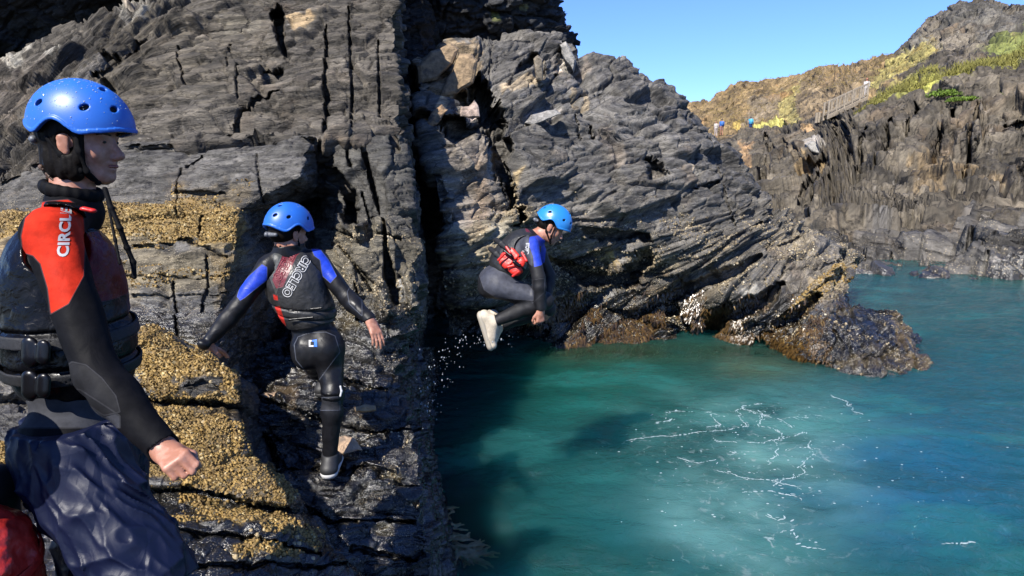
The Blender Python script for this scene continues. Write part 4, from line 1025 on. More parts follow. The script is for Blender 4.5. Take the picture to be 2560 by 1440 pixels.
m_eye = simple_mat("eye_dark", (.008, .006, .005), .15); m_brow = simple_mat("brow_hair", (.012, .007, .004), .7)
def face_bits(sk, T):
    for q in (-1, 1):
        s = SDF(); s.ell(sk(q * .032, .0815, .001), np.eye(3), (.0075, .0075, .0048), .002); D, lo, ax = s.grid(.002); V, F = surfnet(D, lo, .002); mesh_obj("eye", V, F, m_eye, T)
        tube("eyebrow", [sk(q * .018, .094, .022), sk(q * .034, .090, .027), sk(q * .050, .074, .022)], .0032, m_brow, T, vx=.002)
    tube("lips", [sk(-.017, .090, -.068), sk(0, .0985, -.0675), sk(.017, .090, -.068)], .0042, simple_mat("lip_skin", (.16, .045, .035), .4), T, vx=.002)
def suit_from(s, vx, cuts, name, mat, parent, attrs=None, off=.0055, wr=.003):
    D, lo, ax = s.grid(vx, pad=.02)
    V, F = surfnet(D, lo, vx); V = relax(V, F, 1, .4)
    body = mesh_obj("body", V, F, SKIN, parent)
    near = np.abs(D) < .03
    I = np.nonzero(near); P = lo + vx * np.stack(I, -1)
    E = D - off
    E[I] += (wr * fbm(P * 17, 2, 9) + wr * .6 * fbm(P * np.array([30, 30, 12.]), 2, 19)).astype(np.float32)
    I = np.nonzero(E < .02); P = lo + vx * np.stack(I, -1)
    x = E[I]
    for c, d, r in cuts:
        lim = (r - np.linalg.norm(P - c, axis=-1)) if not isinstance(r, SDF) else .016 - r.eval(P)
        f = np.minimum((P - c) @ unit(d), lim); x = np.maximum(x, f)
    E[I] = x
    V, F = surfnet(E, lo, vx); V = relax(V, F, 1, .4)
    at_ = {k: fn(V) for k, fn in (attrs or {}).items()}
    w = mesh_obj(name, V, F, mat, parent, attrs=at_)
    return body, w
def vest_from(prims, vx, cuts, mat, parent, attrs=None, wrk=.004, name="buoyancy_aid", keep=None):
    s = SDF(); prims(s)
    D, lo, ax = s.grid(vx, pad=.02)
    I = np.nonzero(D < .03); P = lo + vx * np.stack(I, -1); x = D[I] + (wrk * fbm(P * 22, 3, 31)).astype(np.float32)
    for kind, a, b, r in cuts:
        if kind == 'plane': x = np.maximum(x, (P - a) @ unit(b))
        elif kind == 'caps':
            ab = b - a; t = np.clip(((P - a) @ ab) / (ab @ ab), -0.0, 1.); x = np.maximum(x, r - np.linalg.norm(P - a - t[:, None] * ab, axis=-1))
        elif kind == 'line':   # groove along an infinite plane
            q = np.abs((P - a) @ unit(b)); x = x + r * np.exp(-(q / .007) ** 2)
        elif kind == 'ball': x = np.maximum(x, r - np.linalg.norm(P - a, axis=-1))
    D[I] = x
    V, F = surfnet(D, lo, vx); V = relax(V, F, 1, .4)
    o = mesh_obj(name, V, F, mat, parent, attrs={k: fn(V) for k, fn in (attrs or {}).items()})
    return o, s
def band(s, vx, c, n, half, lift, mat, parent, name="strap", extra=()):
    """webbing band that follows the surface of s where it meets a plane"""
    D, lo, ax = s.grid(vx, pad=.03)
    I = np.nonzero(D < .03); P = lo + vx * np.stack(I, -1)
    x = np.maximum(np.maximum(D[I] - lift, -(D[I] - lift + .007)), np.abs((P - c) @ unit(n)) - half)
    for (a, b) in extra: x = np.maximum(x, (P - a) @ unit(b))
    D[:] = .5; D[I] = x
    V, F = surfnet(D, lo, vx)
    return mesh_obj(name, V, F, mat, parent) if len(F) else None
Z = np.array([0, 0, 1.])
UPI = CU                       # "up" in the picture

def person_one():
    T = thing("person", "person standing nearest the camera in a red-sleeved black wetsuit, blue helmet and navy shorts", "person", at(240, 1850, 1.8))
    J = dict(pelvis=at(212, 1080, 1.78), waist=at(180, 930, 1.78), chest=at(150, 720, 1.78), neck=at(184, 503, 1.78), shR=at(128, 585, 1.60), shL=at(175, 575, 1.96))
    Bc = basis((1, .10, -.05), (-.03, 0, 1)); Bh = basis((1, .06, -.10), (.10, 0, 1))
    hc = at(203, 350, 1.77); J['skull'] = hc - Bh[2] * .05 - Bh[1] * .03
    s = SDF(); torso(s, J, Bc, w=1.0)
    head(s, hc, Bh, .98)
    elR, wrR = at(245, 935, 1.52), at(414, 1128, 1.46); elL, wrL = at(165, 900, 2.08), at(215, 1060, 2.02)
    arm(s, J['shR'], elR, wrR, 1.02); arm(s, J['shL'], elL, wrL)
    hpR, hpL = J['pelvis'] + Bc[0] * .09 - Z * .02, J['pelvis'] - Bc[0] * .09 - Z * .02
    knR, anR = at(400, 1520, 1.66), at(350, 1850, 1.78); knL, anL = at(250, 1560, 1.98), at(180, 1850, 1.98)
    leg(s, hpR, knR, anR); leg(s, hpL, knL, anL)
    hd = unit(at(470, 1180, 1.36) - wrR)
    HB = basis(hd, unit(np.array([.35, -.75, .55])))       # back of the hand towards the viewer and up
    HB = np.array([-HB[0], HB[1], HB[2]])                  # thumb towards the viewer's lower side
    h1 = SDF(); h2 = SDF(); hand(h1, wrR + hd * .010, HB, 1, (62, 88, 55), sc=.86, thumb=((.022, .018, -.008), (.040, .048, -.030), (.030, .070, -.046), (.008, .078, -.052)))
    HL = basis((.3, .1, -.9), (0, 1, .2)); hand(h2, wrL, HL, 1, (30, 40, 25)); s.pr += h1.pr + h2.pr
    panels = dict(
        pr=lambda V: np.where(proj(V)[2] < 1.80, 1, 0) * 0 + np.maximum(pxpoly_attr(V, [(52, 590), (62, 545), (100, 505), (170, 498), (208, 520), (214, 600), (210, 690), (172, 760), (126, 786), (118, 720), (100, 660), (82, 640), (56, 632)]), (proj(V)[2] - 1.74)),
        pe=lambda V: np.maximum(pxpoly_attr(V, [(158, 920), (180, 905), (215, 912), (255, 945), (290, 990), (300, 1030), (260, 1040), (215, 1010), (175, 970)]), proj(V)[2] - 1.6))
    panels['pw'] = lambda V: pxpoly_attr(V, [(20, 960), (200, 975), (300, 1040), (300, 1070), (20, 1070)])
    mat = panel_mat("neoprene_red_black", NEO, [('pr', RED), ('pw', (.03, .031, .036)), ('pe', (.010, .010, .011))], rough=.7, spec=.06, seam=(.02, .02, .022), wscale=14, wr=.002)
    body, suit = suit_from(s, .004, [(J['neck'] + Bc[2] * .035, (.1, 0, 1), .3), (wrR - hd * .005, hd, h1), (wrL, HL[1], h2), (anR, -Z, .3), (anL, -Z, .3)], "wetsuit", mat, T, panels)
    # hair under the helmet and a tied tail at the nape
    hs = SDF(); hs.ell(hc + Bh[2] * .028 - Bh[1] * .020, Bh, (.086, .098, .095), .02); hs.ell(hc - Bh[1] * .065 - Bh[2] * .065, Bh, (.052, .036, .062), .03); hs.ell(hc + Bh[0] * .04 - Bh[1] * .035 - Bh[2] * .085, Bh, (.026, .038, .042), .03)
    hs.ell(hc + Bh[0] * .056 - Bh[1] * .022 - Bh[2] * .045, Bh, (.024, .036, .065), .02); hs.ell(hc + Bh[0] * .058 + Bh[1] * .012 - Bh[2] * .075, Bh, (.022, .030, .045), .02); hs.ell(hc + Bh[0] * .066 + Bh[1] * .034 - Bh[2] * .02, Bh, (.014, .012, .045), .015)
    D, lo, ax = hs.grid(.004); P = gridpts(ax); q = (P - hc) @ Bh.T
    D = D + .006 * fbm(P * np.array([55., 55, 9]), 2, 4) + .004 * fbm(P * np.array([130., 130, 20]), 2, 14)
    D = np.maximum(D, .024 - np.linalg.norm((P - (hc + .98 * (np.array([.088, .004, -.014]) @ Bh))) / np.array([1., 1, 1.35]), axis=-1))
    D = np.maximum(D, np.minimum(q[..., 1] - .045, .1) - np.clip(q[..., 2] - .06, 0, 1) * 0)
    V, F = surfnet(D.astype(np.float32), lo, .004); mesh_obj("hair", V, F, m_hair, T)
    b = SDF(); c0 = at(128, 428, 1.74)
    rnd = random.Random(3)
    for i in range(16):
        a = c0 + np.array([rnd.uniform(-.016, .022), rnd.uniform(-.02, .02), rnd.uniform(-.018, .018)]); b.cone(a, a + np.array([rnd.uniform(.0, .022), 0, -rnd.uniform(.004, .022)]), .007, .004, .004)
    D, lo, ax = b.grid(.0025); V, F = surfnet(D, lo, .0025); mesh_obj("hair_tail", V, F, m_bun, T)
    He, w = helmet(hc + Bh[2] * .036 + CR * .004, Bh, .90, m_helm, m_liner, T, vx=.0025, drops=420, seed=5, mat_drop=m_bead, mat_dial=m_dial)
    # chin strap
    sk = lambda x, y, z: hc + .98 * (np.array([x, y, z]) @ Bh)
    tube("chin_strap", [sk(.082, .035, .03), sk(.080, .040, -.03), sk(.066, .052, -.085), sk(.03, .062, -.118), sk(-.02, .062, -.12)], .0065, m_strap, T, (Bh[0], .45))
    tube("chin_strap", [sk(.083, -.045, .0), sk(.080, -.01, -.045), sk(.068, .035, -.085), sk(.04, .055, -.112)], .006, m_strap, T, (Bh[0], .45))
    face_bits(sk, T)
    # buoyancy aid
    def pr(v):
        v.ell(J['chest'] + Bc[1] * .012 - Z * .02, Bc, (.175, .152, .235), .06); v.ell(J['waist'] + Bc[1] * .010 + Z * .05, Bc, (.160, .160, .17), .08)
        v.cone(J['shR'] - Bc[0] * .065 + Z * .045, J['shR'] - Bc[0] * .07 - Bc[1] * .05 - Z * .10, .050, .05, .05); v.cone(J['shL'] + Bc[0] * .065 + Z * .03, J['shL'] + Bc[0] * .07 - Bc[1] * .04 - Z * .1, .045, .05, .05)
    bot = at(170, 985, 1.78)
    vm = panel_mat("buoyancy_nylon_black", (.0022, .0022, .0026), [('vr', (.07, .003, .003))], rough=.30, spec=.16, seam=(.008, .008, .008), wscale=34, wr=.003, grain=False)
    vattr = dict(vr=lambda V: np.maximum(np.maximum(-(((V - J['chest']) @ Bc[1]) - .075), -((V - J['chest']) @ Bc[2] + .02)), ((V - J['chest']) @ Bc[2] - .17)))
    cuts = [('plane', bot, (-.05, 0, -1), 0), ('plane', J['neck'] + Z * .012, (.16, 0, 1), 0), ('ball', J['neck'] + Bc[1] * .02 + Z * .05, 0, .080),
            ('caps', J['shR'] + Bc[0] * .14, J['shR'] - Bc[0] * .02 - Z * .02, .098), ('caps', J['shL'] - Bc[0] * .14, J['shL'] + Bc[0] * .02, .098),
            ('line', at(170, 800, 1.78), (0, 0, 1), .010), ('line', at(170, 890, 1.78), (0, 0, 1), .010)]
    v, vs = vest_from(pr, .005, cuts, vm, T, vattr, wrk=.006)
    band(vs, .005, at(170, 818, 1.78), (.05, 0, 1), .018, .012, m_greystrap, v); band(vs, .005, at(170, 905, 1.78), (.05, 0, 1), .018, .012, m_greystrap, v)
    for py in (862, 945):
        bk = SDF(); bk.cone(at(75, py, 1.60), at(75, py + 36, 1.60), .022, .022, .01, (unit((0, 1, 0)), .5)); bk.cone(at(110, py + 4, 1.59), at(108, py + 34, 1.59), .018, .018, .01, (unit((0, 1, 0)), .5))
        D, lo, ax = bk.grid(.004); V, F = surfnet(D, lo, .004); mesh_obj("buckle", V, F, m_buckle, v)
    cl = SDF(); n0 = J['neck'] + Z * .030
    for k in range(18):
        a, c = [n0 + .066 * (math.cos(t) * Bc[0] + math.sin(t) * Bc[1]) + Z * (-.012 * math.sin(t)) for t in (2 * math.pi * k / 18, 2 * math.pi * (k + 1) / 18)]
        cl.cone(a, c + Z * 0, .011, .011, .01, (Z, 1.5))
    D, lo, ax = cl.grid(.004); V, F = surfnet(D, lo, .004); mesh_obj("collar", V, F, m_strap, v)
    tube("cord", [at(262, 470, 1.60), at(278, 520, 1.60), at(300, 570, 1.60), at(318, 620, 1.62), at(333, 655, 1.63), at(336, 695, 1.63)], .0065, m_strap, v, (Z, .6))
    tube("zip", [at(268, 500, 1.62), at(288, 600, 1.595), at(300, 660, 1.59)], .004, m_strap, v)
    # red tab on the shoulder
    tube("tab", [at(210, 522, 1.585), at(232, 527, 1.59)], .010, simple_mat("red_tab", (.4, .012, .008), .4), v, (Z, .6))
    # shorts: gathered waist, loose legs
    g = SDF(); hipc = at(212, 1100, 1.78)
    g.ell(hipc, Bc, (.175, .145, .13), .06); g.cone(hpR + Z * .0, knR + (hpR - knR) * .10, .118, .118, .06); g.cone(hpL, knL + (hpL - knL) * .10, .118, .112, .06)
    g.cone(at(198, 1055, 1.78) + Bc[0] * .03, at(198, 1055, 1.78) - Bc[0] * .03, .124, .124, .05)
    D, lo, ax = g.grid(.004, pad=.03)
    I = np.nonzero(D < .04); P = lo + .004 * np.stack(I, -1); ppx, ppy, pd = proj(P)
    ld = unit(knR - hpR); e1 = unit(np.cross(ld, Bc[0])); q = np.stack([P @ Bc[0], P @ e1, P @ ld], -1)
    wp = q + .04 * np.stack([fbm(P * 6, 2, 51), fbm(P * 6, 2, 52), 0 * ppx], -1)
    n = 1 - np.abs(vnoise(wp * np.array([15, 15, 3.2]), 54)); n2 = 1 - np.abs(vnoise(wp * np.array([34, 34, 9.]), 55)); n3 = 1 - np.abs(vnoise(wp * np.array([9, 9, 7.]) + 4, 56))
    gath = (1 - sst(1060, 1130, ppy)); el_ = 1 - sst(1050, 1062, ppy)
    x = D[I] - (.010 * (n ** 2 - .4) * (1 - .5 * gath) + (.010 + .010 * gath) * (n2 ** 2 - .4) + .016 * (n3 ** 3 - .3) * (1 - gath)) + .010 * np.exp(-((ppy - 1062) / 7) ** 2)
    x = np.maximum(x, (P - at(180, 1030, 1.78)) @ unit((-.02, 0, 1)))
    for kn, hp in ((knR, hpR), (knL, hpL)):
        dd_ = unit(kn - hp); x = np.maximum(x, np.minimum((P - (kn - dd_ * .03)) @ dd_, .5))
    D[I] = x; V, F = surfnet(D, lo, .004)
    nm, nt, b_ = newmat("navy_ripstop"); b_.inputs['Base Color'].default_value = (.0015, .0034, .017, 1); b_.inputs['Roughness'].default_value = .5; b_.inputs['Specular IOR Level'].default_value = .3
    pos = N(nt, "ShaderNodeTexCoord").outputs['Object']; mq = N(nt, 'ShaderNodeMapping', ins={0: pos}); mq.inputs['Scale'].default_value = (1., 1., .45); wq = mq.outputs[0]
    cr = bump(nt, voro(nt, wq, 11, 'DISTANCE_TO_EDGE'), .6, .022); cr = bump(nt, voro(nt, wq, 30, 'DISTANCE_TO_EDGE'), .30, .006, cr)
    nt.links.new(bump(nt, noise(nt, pos, 600, 2, .5), .3, .001, cr), b_.inputs['Normal'])
    sh_ = mesh_obj("shorts", V, F, nm, T)
    ey = SDF(); 
    for k in range(10):
        a, c = [at(117, 1250, 1.55) + .0055 * (math.cos(t) * CR + 1.3 * math.sin(t) * CU) for t in (2 * math.pi * k / 10, 2 * math.pi * (k + 1) / 10)]
        ey.cone(a, c, .0014, .0014, .001)
    for hpx, kn, an in ((0, knR, anR), (1, knL, anL)):
        foot(s, an, (1, .1, 0), Z); shoe("shoe", an, (1, .1, 0), Z, m_blackshoe, m_sole, T)
    letters("lettering", "CIRCLE", suit, at(163, 578, 1.5), UPI * 1. + CR * .08, -CR, CO - at(163, 578, 1.5), .040, m_white, suit, width=.98, bold=.035, spacing=1.02)
    return T

def person_two():
    T = thing("person", "person climbing with back turned, blue wetsuit sleeves, one hand resting on the barnacled ledge", "person", at(815, 1180, 3.62))
    d0 = 3.6
    J = dict(pelvis=at(796, 862, 3.62), waist=at(776, 795, 3.60), chest=at(738, 712, 3.55), neck=at(714, 622, 3.50), shR=at(794, 650, 3.58), shL=at(672, 665, 3.47))
    Bc = basis((.25, 1, -.15), (-.30, -.02, 1)); Bp = basis((.1, 1, -.1), (-.12, 0, 1)); Bh = basis((.62, .80, -.12), (.02, 0, 1))
    hc = at(722, 581, 3.49); J['skull'] = hc - Bh[2] * .05 - Bh[1] * .03
    s = SDF(); torso(s, J, Bc, Bp, w=.88); head(s, hc, Bh, 1.0)
    elL, wrL = at(590, 775, 3.42), at(514, 862, 3.36); elR, wrR = at(868, 745, 3.56), at(925, 800, 3.44)
    arm(s, J['shL'], elL, wrL, .98); arm(s, J['shR'], elR, wrR, .98)
    hpR, knR, anR = at(822, 872, 3.64), at(832, 985, 3.56), at(825, 1138, 3.60)
    hpL, knL, anL = at(768, 865, 3.66), at(784, 915, 4.02), at(812, 950, 4.30)
    leg(s, hpR, knR, anR, .98); leg(s, hpL, knL, anL, .95)
    hL = basis(unit((.14, .45, -.28)), unit((0, -.45, 1))); h1 = SDF(); h2 = SDF(); hand(h1, wrL + hL[1] * .01, hL, 1, (10, 12, 8), spread=.8, sc=.92)
    hR = basis(unit(at(946, 848, 3.42) - wrR), unit((.65, -.7, .25))); hand(h2, wrR + hR[1] * .01, hR, -1, (14, 18, 12), spread=.5, sc=.92); s.pr += h1.pr + h2.pr
    panels = dict(
        pl=lambda V: pxpoly_attr(V, [(592, 742), (600, 715), (622, 690), (655, 660), (668, 668), (668, 700), (640, 722), (612, 745), (600, 752)]),
        pq=lambda V: pxpoly_attr(V, [(776, 618), (800, 622), (822, 650), (842, 690), (826, 708), (806, 690), (800, 650), (786, 640)]),
        sa=lambda V: np.abs(pxpoly_attr(V, [(735, 862), (745, 842), (775, 832), (815, 830), (838, 840), (850, 880), (790, 960), (740, 900)])) - .0004,
        sb=lambda V: pxpoly_attr(V, [(798, 995), (850, 992), (850, 1026), (798, 1026)]),
        sc=lambda V: pxpoly_attr(V, [(880, 708), (905, 720), (905, 790), (873, 760), (868, 730)]))
    mat = panel_mat("neoprene_blue_black", (.0048, .0048, .0058), [('pl', BLUE), ('pq', BLUE), ('sb', (.016, .016, .018)), ('sa', (.05, .05, .055)), ('sc', (.006, .006, .007))], rough=.42, spec=.22, seam=(.05, .055, .07), wscale=16, wr=.002)
    body, suit = suit_from(s, .0045, [(J['neck'] + Bc[2] * .02, (-.1, 0, 1), .3), (wrL + hL[1] * .0, hL[1], h1), (wrR, hR[1], h2), (anR - Z * .0, -Z, .3), (anL, -Z, .3)], "wetsuit", mat, T, panels)
    # knee straps and white tab
    ks = SDF(); ks.cone(knR + Z * .10, knR - Z * .14, .064, .060, .02)
    for dz in (-.012, .018): band(ks, .004, knR + Z * dz, (.05, 0, 1), .010, .005, m_buckle, suit, name="knee_strap")
    tube("knee_tab", [at(851, 966, 3.50), at(854, 978, 3.50), at(851, 990, 3.50)], .006, m_white, suit)
    hs = SDF(); hs.ell(hc + Bh[2] * .028 - Bh[1] * .020, Bh, (.080, .096, .093), .02); hs.ell(hc - Bh[1] * .06 - Bh[2] * .02, Bh, (.06, .045, .04), .03)
    D, lo, ax = hs.grid(.005); P = gridpts(ax); q = (P - hc) @ Bh.T
    V, F = surfnet(np.maximum(D, q[..., 1] - .045).astype(np.float32), lo, .005); mesh_obj("hair", V, F, m_hair, T)
    He, w = helmet(hc + Bh[2] * .034, Bh, .93, m_helm, m_liner, T, vx=.003, drops=50, seed=8, mat_drop=m_bead, mat_dial=m_dial)
    sk = lambda x, y, z: hc + 1.0 * (np.array([x, y, z]) @ Bh)
    tube("chin_strap", [sk(.082, -.01, .02), sk(.076, .02, -.06), sk(.04, .055, -.112), sk(0, .07, -.118)], .006, m_strap, T, (Bh[0], .45))
    def pr(v):
        v.ell(J['chest'] + Bc[2] * .005, Bc, (.178, .152, .215), .06); v.ell(J['waist'] + Z * .03, Bc, (.155, .14, .15), .08)
        v.cone(J['shR'] - Bc[0] * .06 + Z * .015, J['shR'] - Bc[0] * .06 - Z * .1, .045, .05, .05); v.cone(J['shL'] + Bc[0] * .06 + Z * .015, J['shL'] + Bc[0] * .06 - Z * .1, .045, .05, .05)
    bot = at(772, 812, 3.6)
    vm = panel_mat("buoyancy_nylon_grey", (.014, .014, .0145), [('vg', (.040, .041, .038)), ('vr', (.085, .010, .014)), ('ve', (.30, .012, .006))], rough=.5, spec=.4, seam=(.02, .02, .02), wscale=26, wr=.003, grain=False)
    vattr = dict(vg=lambda V: pxpoly_attr(V, [(655, 655), (675, 632), (705, 622), (722, 634), (690, 740), (672, 690)]),
                 vr=lambda V: pxpoly_attr(V, [(718, 608), (745, 606), (762, 622), (742, 640), (708, 718), (690, 722), (680, 700)]),
                 ve=lambda V: np.maximum(np.minimum(pxpoly_attr(V, [(682, 735), (694, 738), (696, 752), (684, 750)]), pxpoly_attr(V, [(686, 766), (700, 764), (716, 815), (704, 818)])), -1))
    cuts = [('plane', bot, (.16, 0, -1), 0), ('plane', J['neck'] - Bc[2] * .01, (-.15, .1, 1), 0), ('ball', J['neck'] + Bc[2] * .05, 0, .075),
            ('caps', J['shR'] + Bc[0] * .14, J['shR'] + Bc[0] * .01, .092), ('caps', J['shL'] - Bc[0] * .14, J['shL'] - Bc[0] * .01, .092),
            ('line', at(765, 762, 3.6), (.12, 0, 1), .010), ('line', at(770, 786, 3.6), (.12, 0, 1), .008)]
    v, vs = vest_from(pr, .0045, cuts, vm, T, vattr, wrk=.005)
    cl = SDF(); n0 = J['neck'] + Z * .012
    for k in range(14):
        a, c = [n0 + .058 * (math.cos(t) * Bc[0] + math.sin(t) * Bc[1]) for t in (2 * math.pi * k / 14, 2 * math.pi * (k + 1) / 14)]
        cl.cone(a, c, .012, .012, .01)
    D, lo, ax = cl.grid(.004); V, F = surfnet(D, lo, .004); mesh_obj("collar", V, F, m_strap, v)
    for px, py, w_, h_ in ((745, 775, 22, 5), (790, 772, 14, 5), (752, 797, 30, 5), (757, 745, 5, 9), (768, 748, 5, 9)):
        tube("lash_tab", [at(px - w_, py + w_ * .1, 3.44), at(px + w_, py - w_ * .1, 3.44)], h_ * .0014, m_buckle, v, (np.array([0, 1., 0]), .5))
    U = unit(-CU * .86 - CR * .50)         # the words run down to the left across the back
    Wv = unit(CR * .86 - CU * .50)
    letters("lettering", "CIRCLEO", v, at(741, 690, 3.3), U, Wv, CO - at(741, 690, 3.3), .066, m_white, v, width=.92, outline=.0026, bold=.05, spacing=1.06)
    letters("lettering", "CIRCLEO", v, at(712, 660, 3.3), U, Wv, CO - at(712, 660, 3.3), .062, m_redprint, v, width=.76, outline=.0024, bold=.05, spacing=1.04)
    # emblem on the seat: a white square bracket with a blue corner
    for nm_, q, m_ in (("emblem", [(-9, -8), (-2, -8), (-2, -4), (-5, -4), (-5, 5), (3, 5), (3, 9), (-9, 9)], m_white), ("emblem_corner", [(-1, -8), (11, -10), (12, 9), (4, 9), (4, -4), (-1, -4)], simple_mat("print_blue", (.01, .09, .42), .5))):
        b = bmesh.new(); vs_ = [b.verts.new(Vector(at(781 + x, 858 + y, 3.2))) for x, y in q]; f = b.faces.new(vs_); bmesh.ops.triangulate(b, faces=[f])
        for _ in range(3): bmesh.ops.subdivide_edges(b, edges=b.edges[:], cuts=1)
        tm = suit.data; po = np.array(parent_origin(suit))
        if suit.name not in _bvh:
            co = np.empty(len(tm.vertices) * 3, np.float32); tm.vertices.foreach_get('co', co); co = co.reshape(-1, 3) + po
            _bvh[suit.name] = BVHTree.FromPolygons([tuple(c) for c in co], [tuple(p.vertices) for p in tm.polygons])
        for v_ in b.verts:
            dr = Vector(unit(np.array(v_.co) - CO)); h, nn, _, _ = _bvh[suit.name].ray_cast(v_.co, dr)
            if h is not None: v_.co = h - dr * .0025
        bmesh.ops.translate(b, vec=-parent_origin(suit), verts=b.verts)
        me = bpy.data.meshes.new(nm_); b.to_mesh(me); b.free(); me.materials.append(m_); o = bpy.data.objects.new(nm_, me); scene.collection.objects.link(o); o.parent = suit
    shoe("shoe", anR - Z * .012, (-.10, 1, -.06), Z, m_blackshoe, m_sole, T, L=.26)
    shoe("shoe", anL, (.2, 1, 0), Z, m_blackshoe, m_blackshoe, T, L=.26)
    return T

def person_three():
    T = thing("person", "person jumping in mid-air with knees tucked, red pouch on the vest, beige shoes", "person", at(1240, 880, 4.6))
    J = dict(pelvis=at(1243, 703, 4.62), waist=at(1266, 668, 4.62), chest=at(1298, 628, 4.62), neck=at(1345, 590, 4.62), shR=at(1326, 612, 4.46), shL=at(1338, 605, 4.78))
    Bc = basis((.70, .05, -.62), (.62, 0, .70)); Bp = basis((.85, .05, -.35), (.38, 0, .9)); Bh = basis((.86, -.12, -.50), (.48, .02, .86))
    hc = at(1378, 566, 4.60); J['skull'] = hc - Bh[2] * .05 - Bh[1] * .03
    s = SDF(); torso(s, J, Bc, Bp, w=.95); head(s, hc, Bh, 1.0)
    elR, wrR = at(1347, 695, 4.40), at(1352, 775, 4.42); elL, wrL = at(1374, 690, 4.80), at(1366, 765, 4.72)
    arm(s, J['shR'], elR, wrR, .95); arm(s, J['shL'], elL, wrL, .95)
    hpR, knR, anR = at(1248, 716, 4.52), at(1362, 752, 4.50), at(1240, 802, 4.54)
    hpL, knL, anL = at(1248, 712, 4.72), at(1368, 772, 4.74), at(1256, 812, 4.72)
    leg(s, hpR, knR, anR, 1.05); leg(s, hpL, knL, anL, 1.0)
    hR = basis(unit((-.05, 0, -1)), unit((.5, -.8, .1))); h1 = SDF(); h2 = SDF(); hand(h1, wrR + hR[1] * .01, hR, 1, (55, 70, 45), sc=.92)
    hL = basis(unit((.0, 0, -1)), unit((.6, -.7, .1))); hand(h2, wrL + hL[1] * .01, hL, -1, (40, 55, 35), sc=.92); s.pr += h1.pr + h2.pr
    panels = dict(
        pl=lambda V: pxpoly_attr(V, [(1324, 592), (1345, 588), (1362, 598), (1366, 620), (1362, 655), (1352, 664), (1335, 668), (1332, 640), (1320, 610)]),
        pg=lambda V: np.minimum(pxpoly_attr(V, [(1284, 600), (1322, 588), (1322, 612), (1332, 642), (1330, 665), (1300, 640), (1286, 620)]), pxpoly_attr(V, [(1198, 690), (1215, 650), (1250, 672), (1300, 690), (1335, 728), (1334, 752), (1240, 745), (1210, 725)])),
        sc=lambda V: np.abs(pxpoly_attr(V, [(1330, 700), (1362, 696), (1362, 730), (1330, 760)])) - .0004)
    mat = panel_mat("neoprene_grey_blue", (.0048, .0048, .0058), [('pg', (.030, .032, .042)), ('pl', BLUE), ('sc', (.03, .03, .035))], rough=.6, spec=.3, seam=(.03, .03, .035), wscale=12, wr=.002)
    body, suit = suit_from(s, .005, [(J['neck'] + Bc[2] * .01, (.62, 0, .70), .2), (wrR, hR[1], h1), (wrL, hL[1], h2), (anR, unit(anR - knR), .13), (anL, unit(anL - knL), .13)], "wetsuit", mat, T, panels)
    hs = SDF(); hs.ell(hc + Bh[2] * .028 - Bh[1] * .020, Bh, (.080, .096, .090), .02); hs.ell(hc - Bh[1] * .055 - Bh[2] * .02, Bh, (.06, .05, .035), .03)
    D, lo, ax = hs.grid(.005); P = gridpts(ax); q = (P - hc) @ Bh.T
    V, F = surfnet(np.maximum(D, q[..., 1] - .04).astype(np.float32), lo, .005); mesh_obj("hair", V, F, m_hair, T)
    helmet(hc + Bh[2] * .034, Bh, .92, m_helm3, m_liner, T, vx=.003, drops=30, seed=9, mat_drop=m_bead, mat_dial=m_dial)
    sk = lambda x, y, z: hc + 1.0 * (np.array([x, y, z]) @ Bh)
    tube("chin_strap", [sk(.082, .03, .02), sk(.078, .04, -.06), sk(.05, .055, -.105), sk(0, .07, -.118)], .007, m_strap, T, (Bh[0], .45))
    tube("chin_strap", [sk(.082, -.05, .0), sk(.078, -.01, -.05), sk(.06, .045, -.095)], .007, m_strap, T, (Bh[0], .45))
    face_bits(sk, T)
    def pr(v):
        v.ell(J['chest'] - Bc[2] * .01, Bc, (.175, .150, .20), .06); v.ell(J['waist'] + Bc[2] * .02, Bc, (.16, .145, .13), .08)
        v.cone(J['shR'] - Bc[0] * .06, J['shR'] - Bc[0] * .06 - Bc[2] * .1, .045, .05, .05); v.cone(J['shL'] + Bc[0] * .06, J['shL'] + Bc[0] * .06 - Bc[2] * .1, .045, .05, .05)
    vm = panel_mat("buoyancy_nylon_dark", (.012, .012, .012), [('vr', (.075, .008, .012))], rough=.5, spec=.4, seam=(.02, .02, .02), wscale=26, wr=.003, grain=False)
    vattr = dict(vr=lambda V: pxpoly_attr(V, [(1310, 565), (1350, 560), (1380, 590), (1372, 660), (1362, 660), (1362, 600), (1340, 584), (1315, 580)]))
    cuts = [('plane', at(1246, 682, 4.62), -Bc[2], 0), ('plane', J['neck'] - Bc[2] * .012, Bc[2], 0), ('ball', J['neck'] + Bc[2] * .05, 0, .07),
            ('caps', J['shR'] + Bc[0] * .14, J['shR'] + Bc[0] * .01 - Bc[2] * .03, .098), ('caps', J['shL'] - Bc[0] * .14, J['shL'] - Bc[0] * .01, .098)]
    v, vs = vest_from(pr, .0045, cuts, vm, T, vattr, wrk=.005)
    letters("lettering", "CIRCLEO", v, at(1300, 578, 4.2), CR * .98 + CU * .18, CU * .98 - CR * .18, -CF + CU * .8, .045, m_white, v, width=.8, outline=.0028, bold=.03)
    letters("lettering", "CIRCLE", suit, at(1357, 617, 4.2), CU * 1. + CR * .06, -CR, -CF + CR * .5, .026, m_white, suit, width=.95, bold=.04)
    for a, b in (((1240, 600), (1268, 622)), ((1226, 622), (1256, 650))):
        tube("strap", [at(a[0], a[1], 4.62), at((a[0] + b[0]) / 2, (a[1] + b[1]) / 2 - 1, 4.50), at(b[0] + 6, b[1] + 4, 4.44)], .019, m_greystrap, v, (np.array([0, 1., 0]), .35))
    # red side pouch with strap tabs
    s2 = SDF()
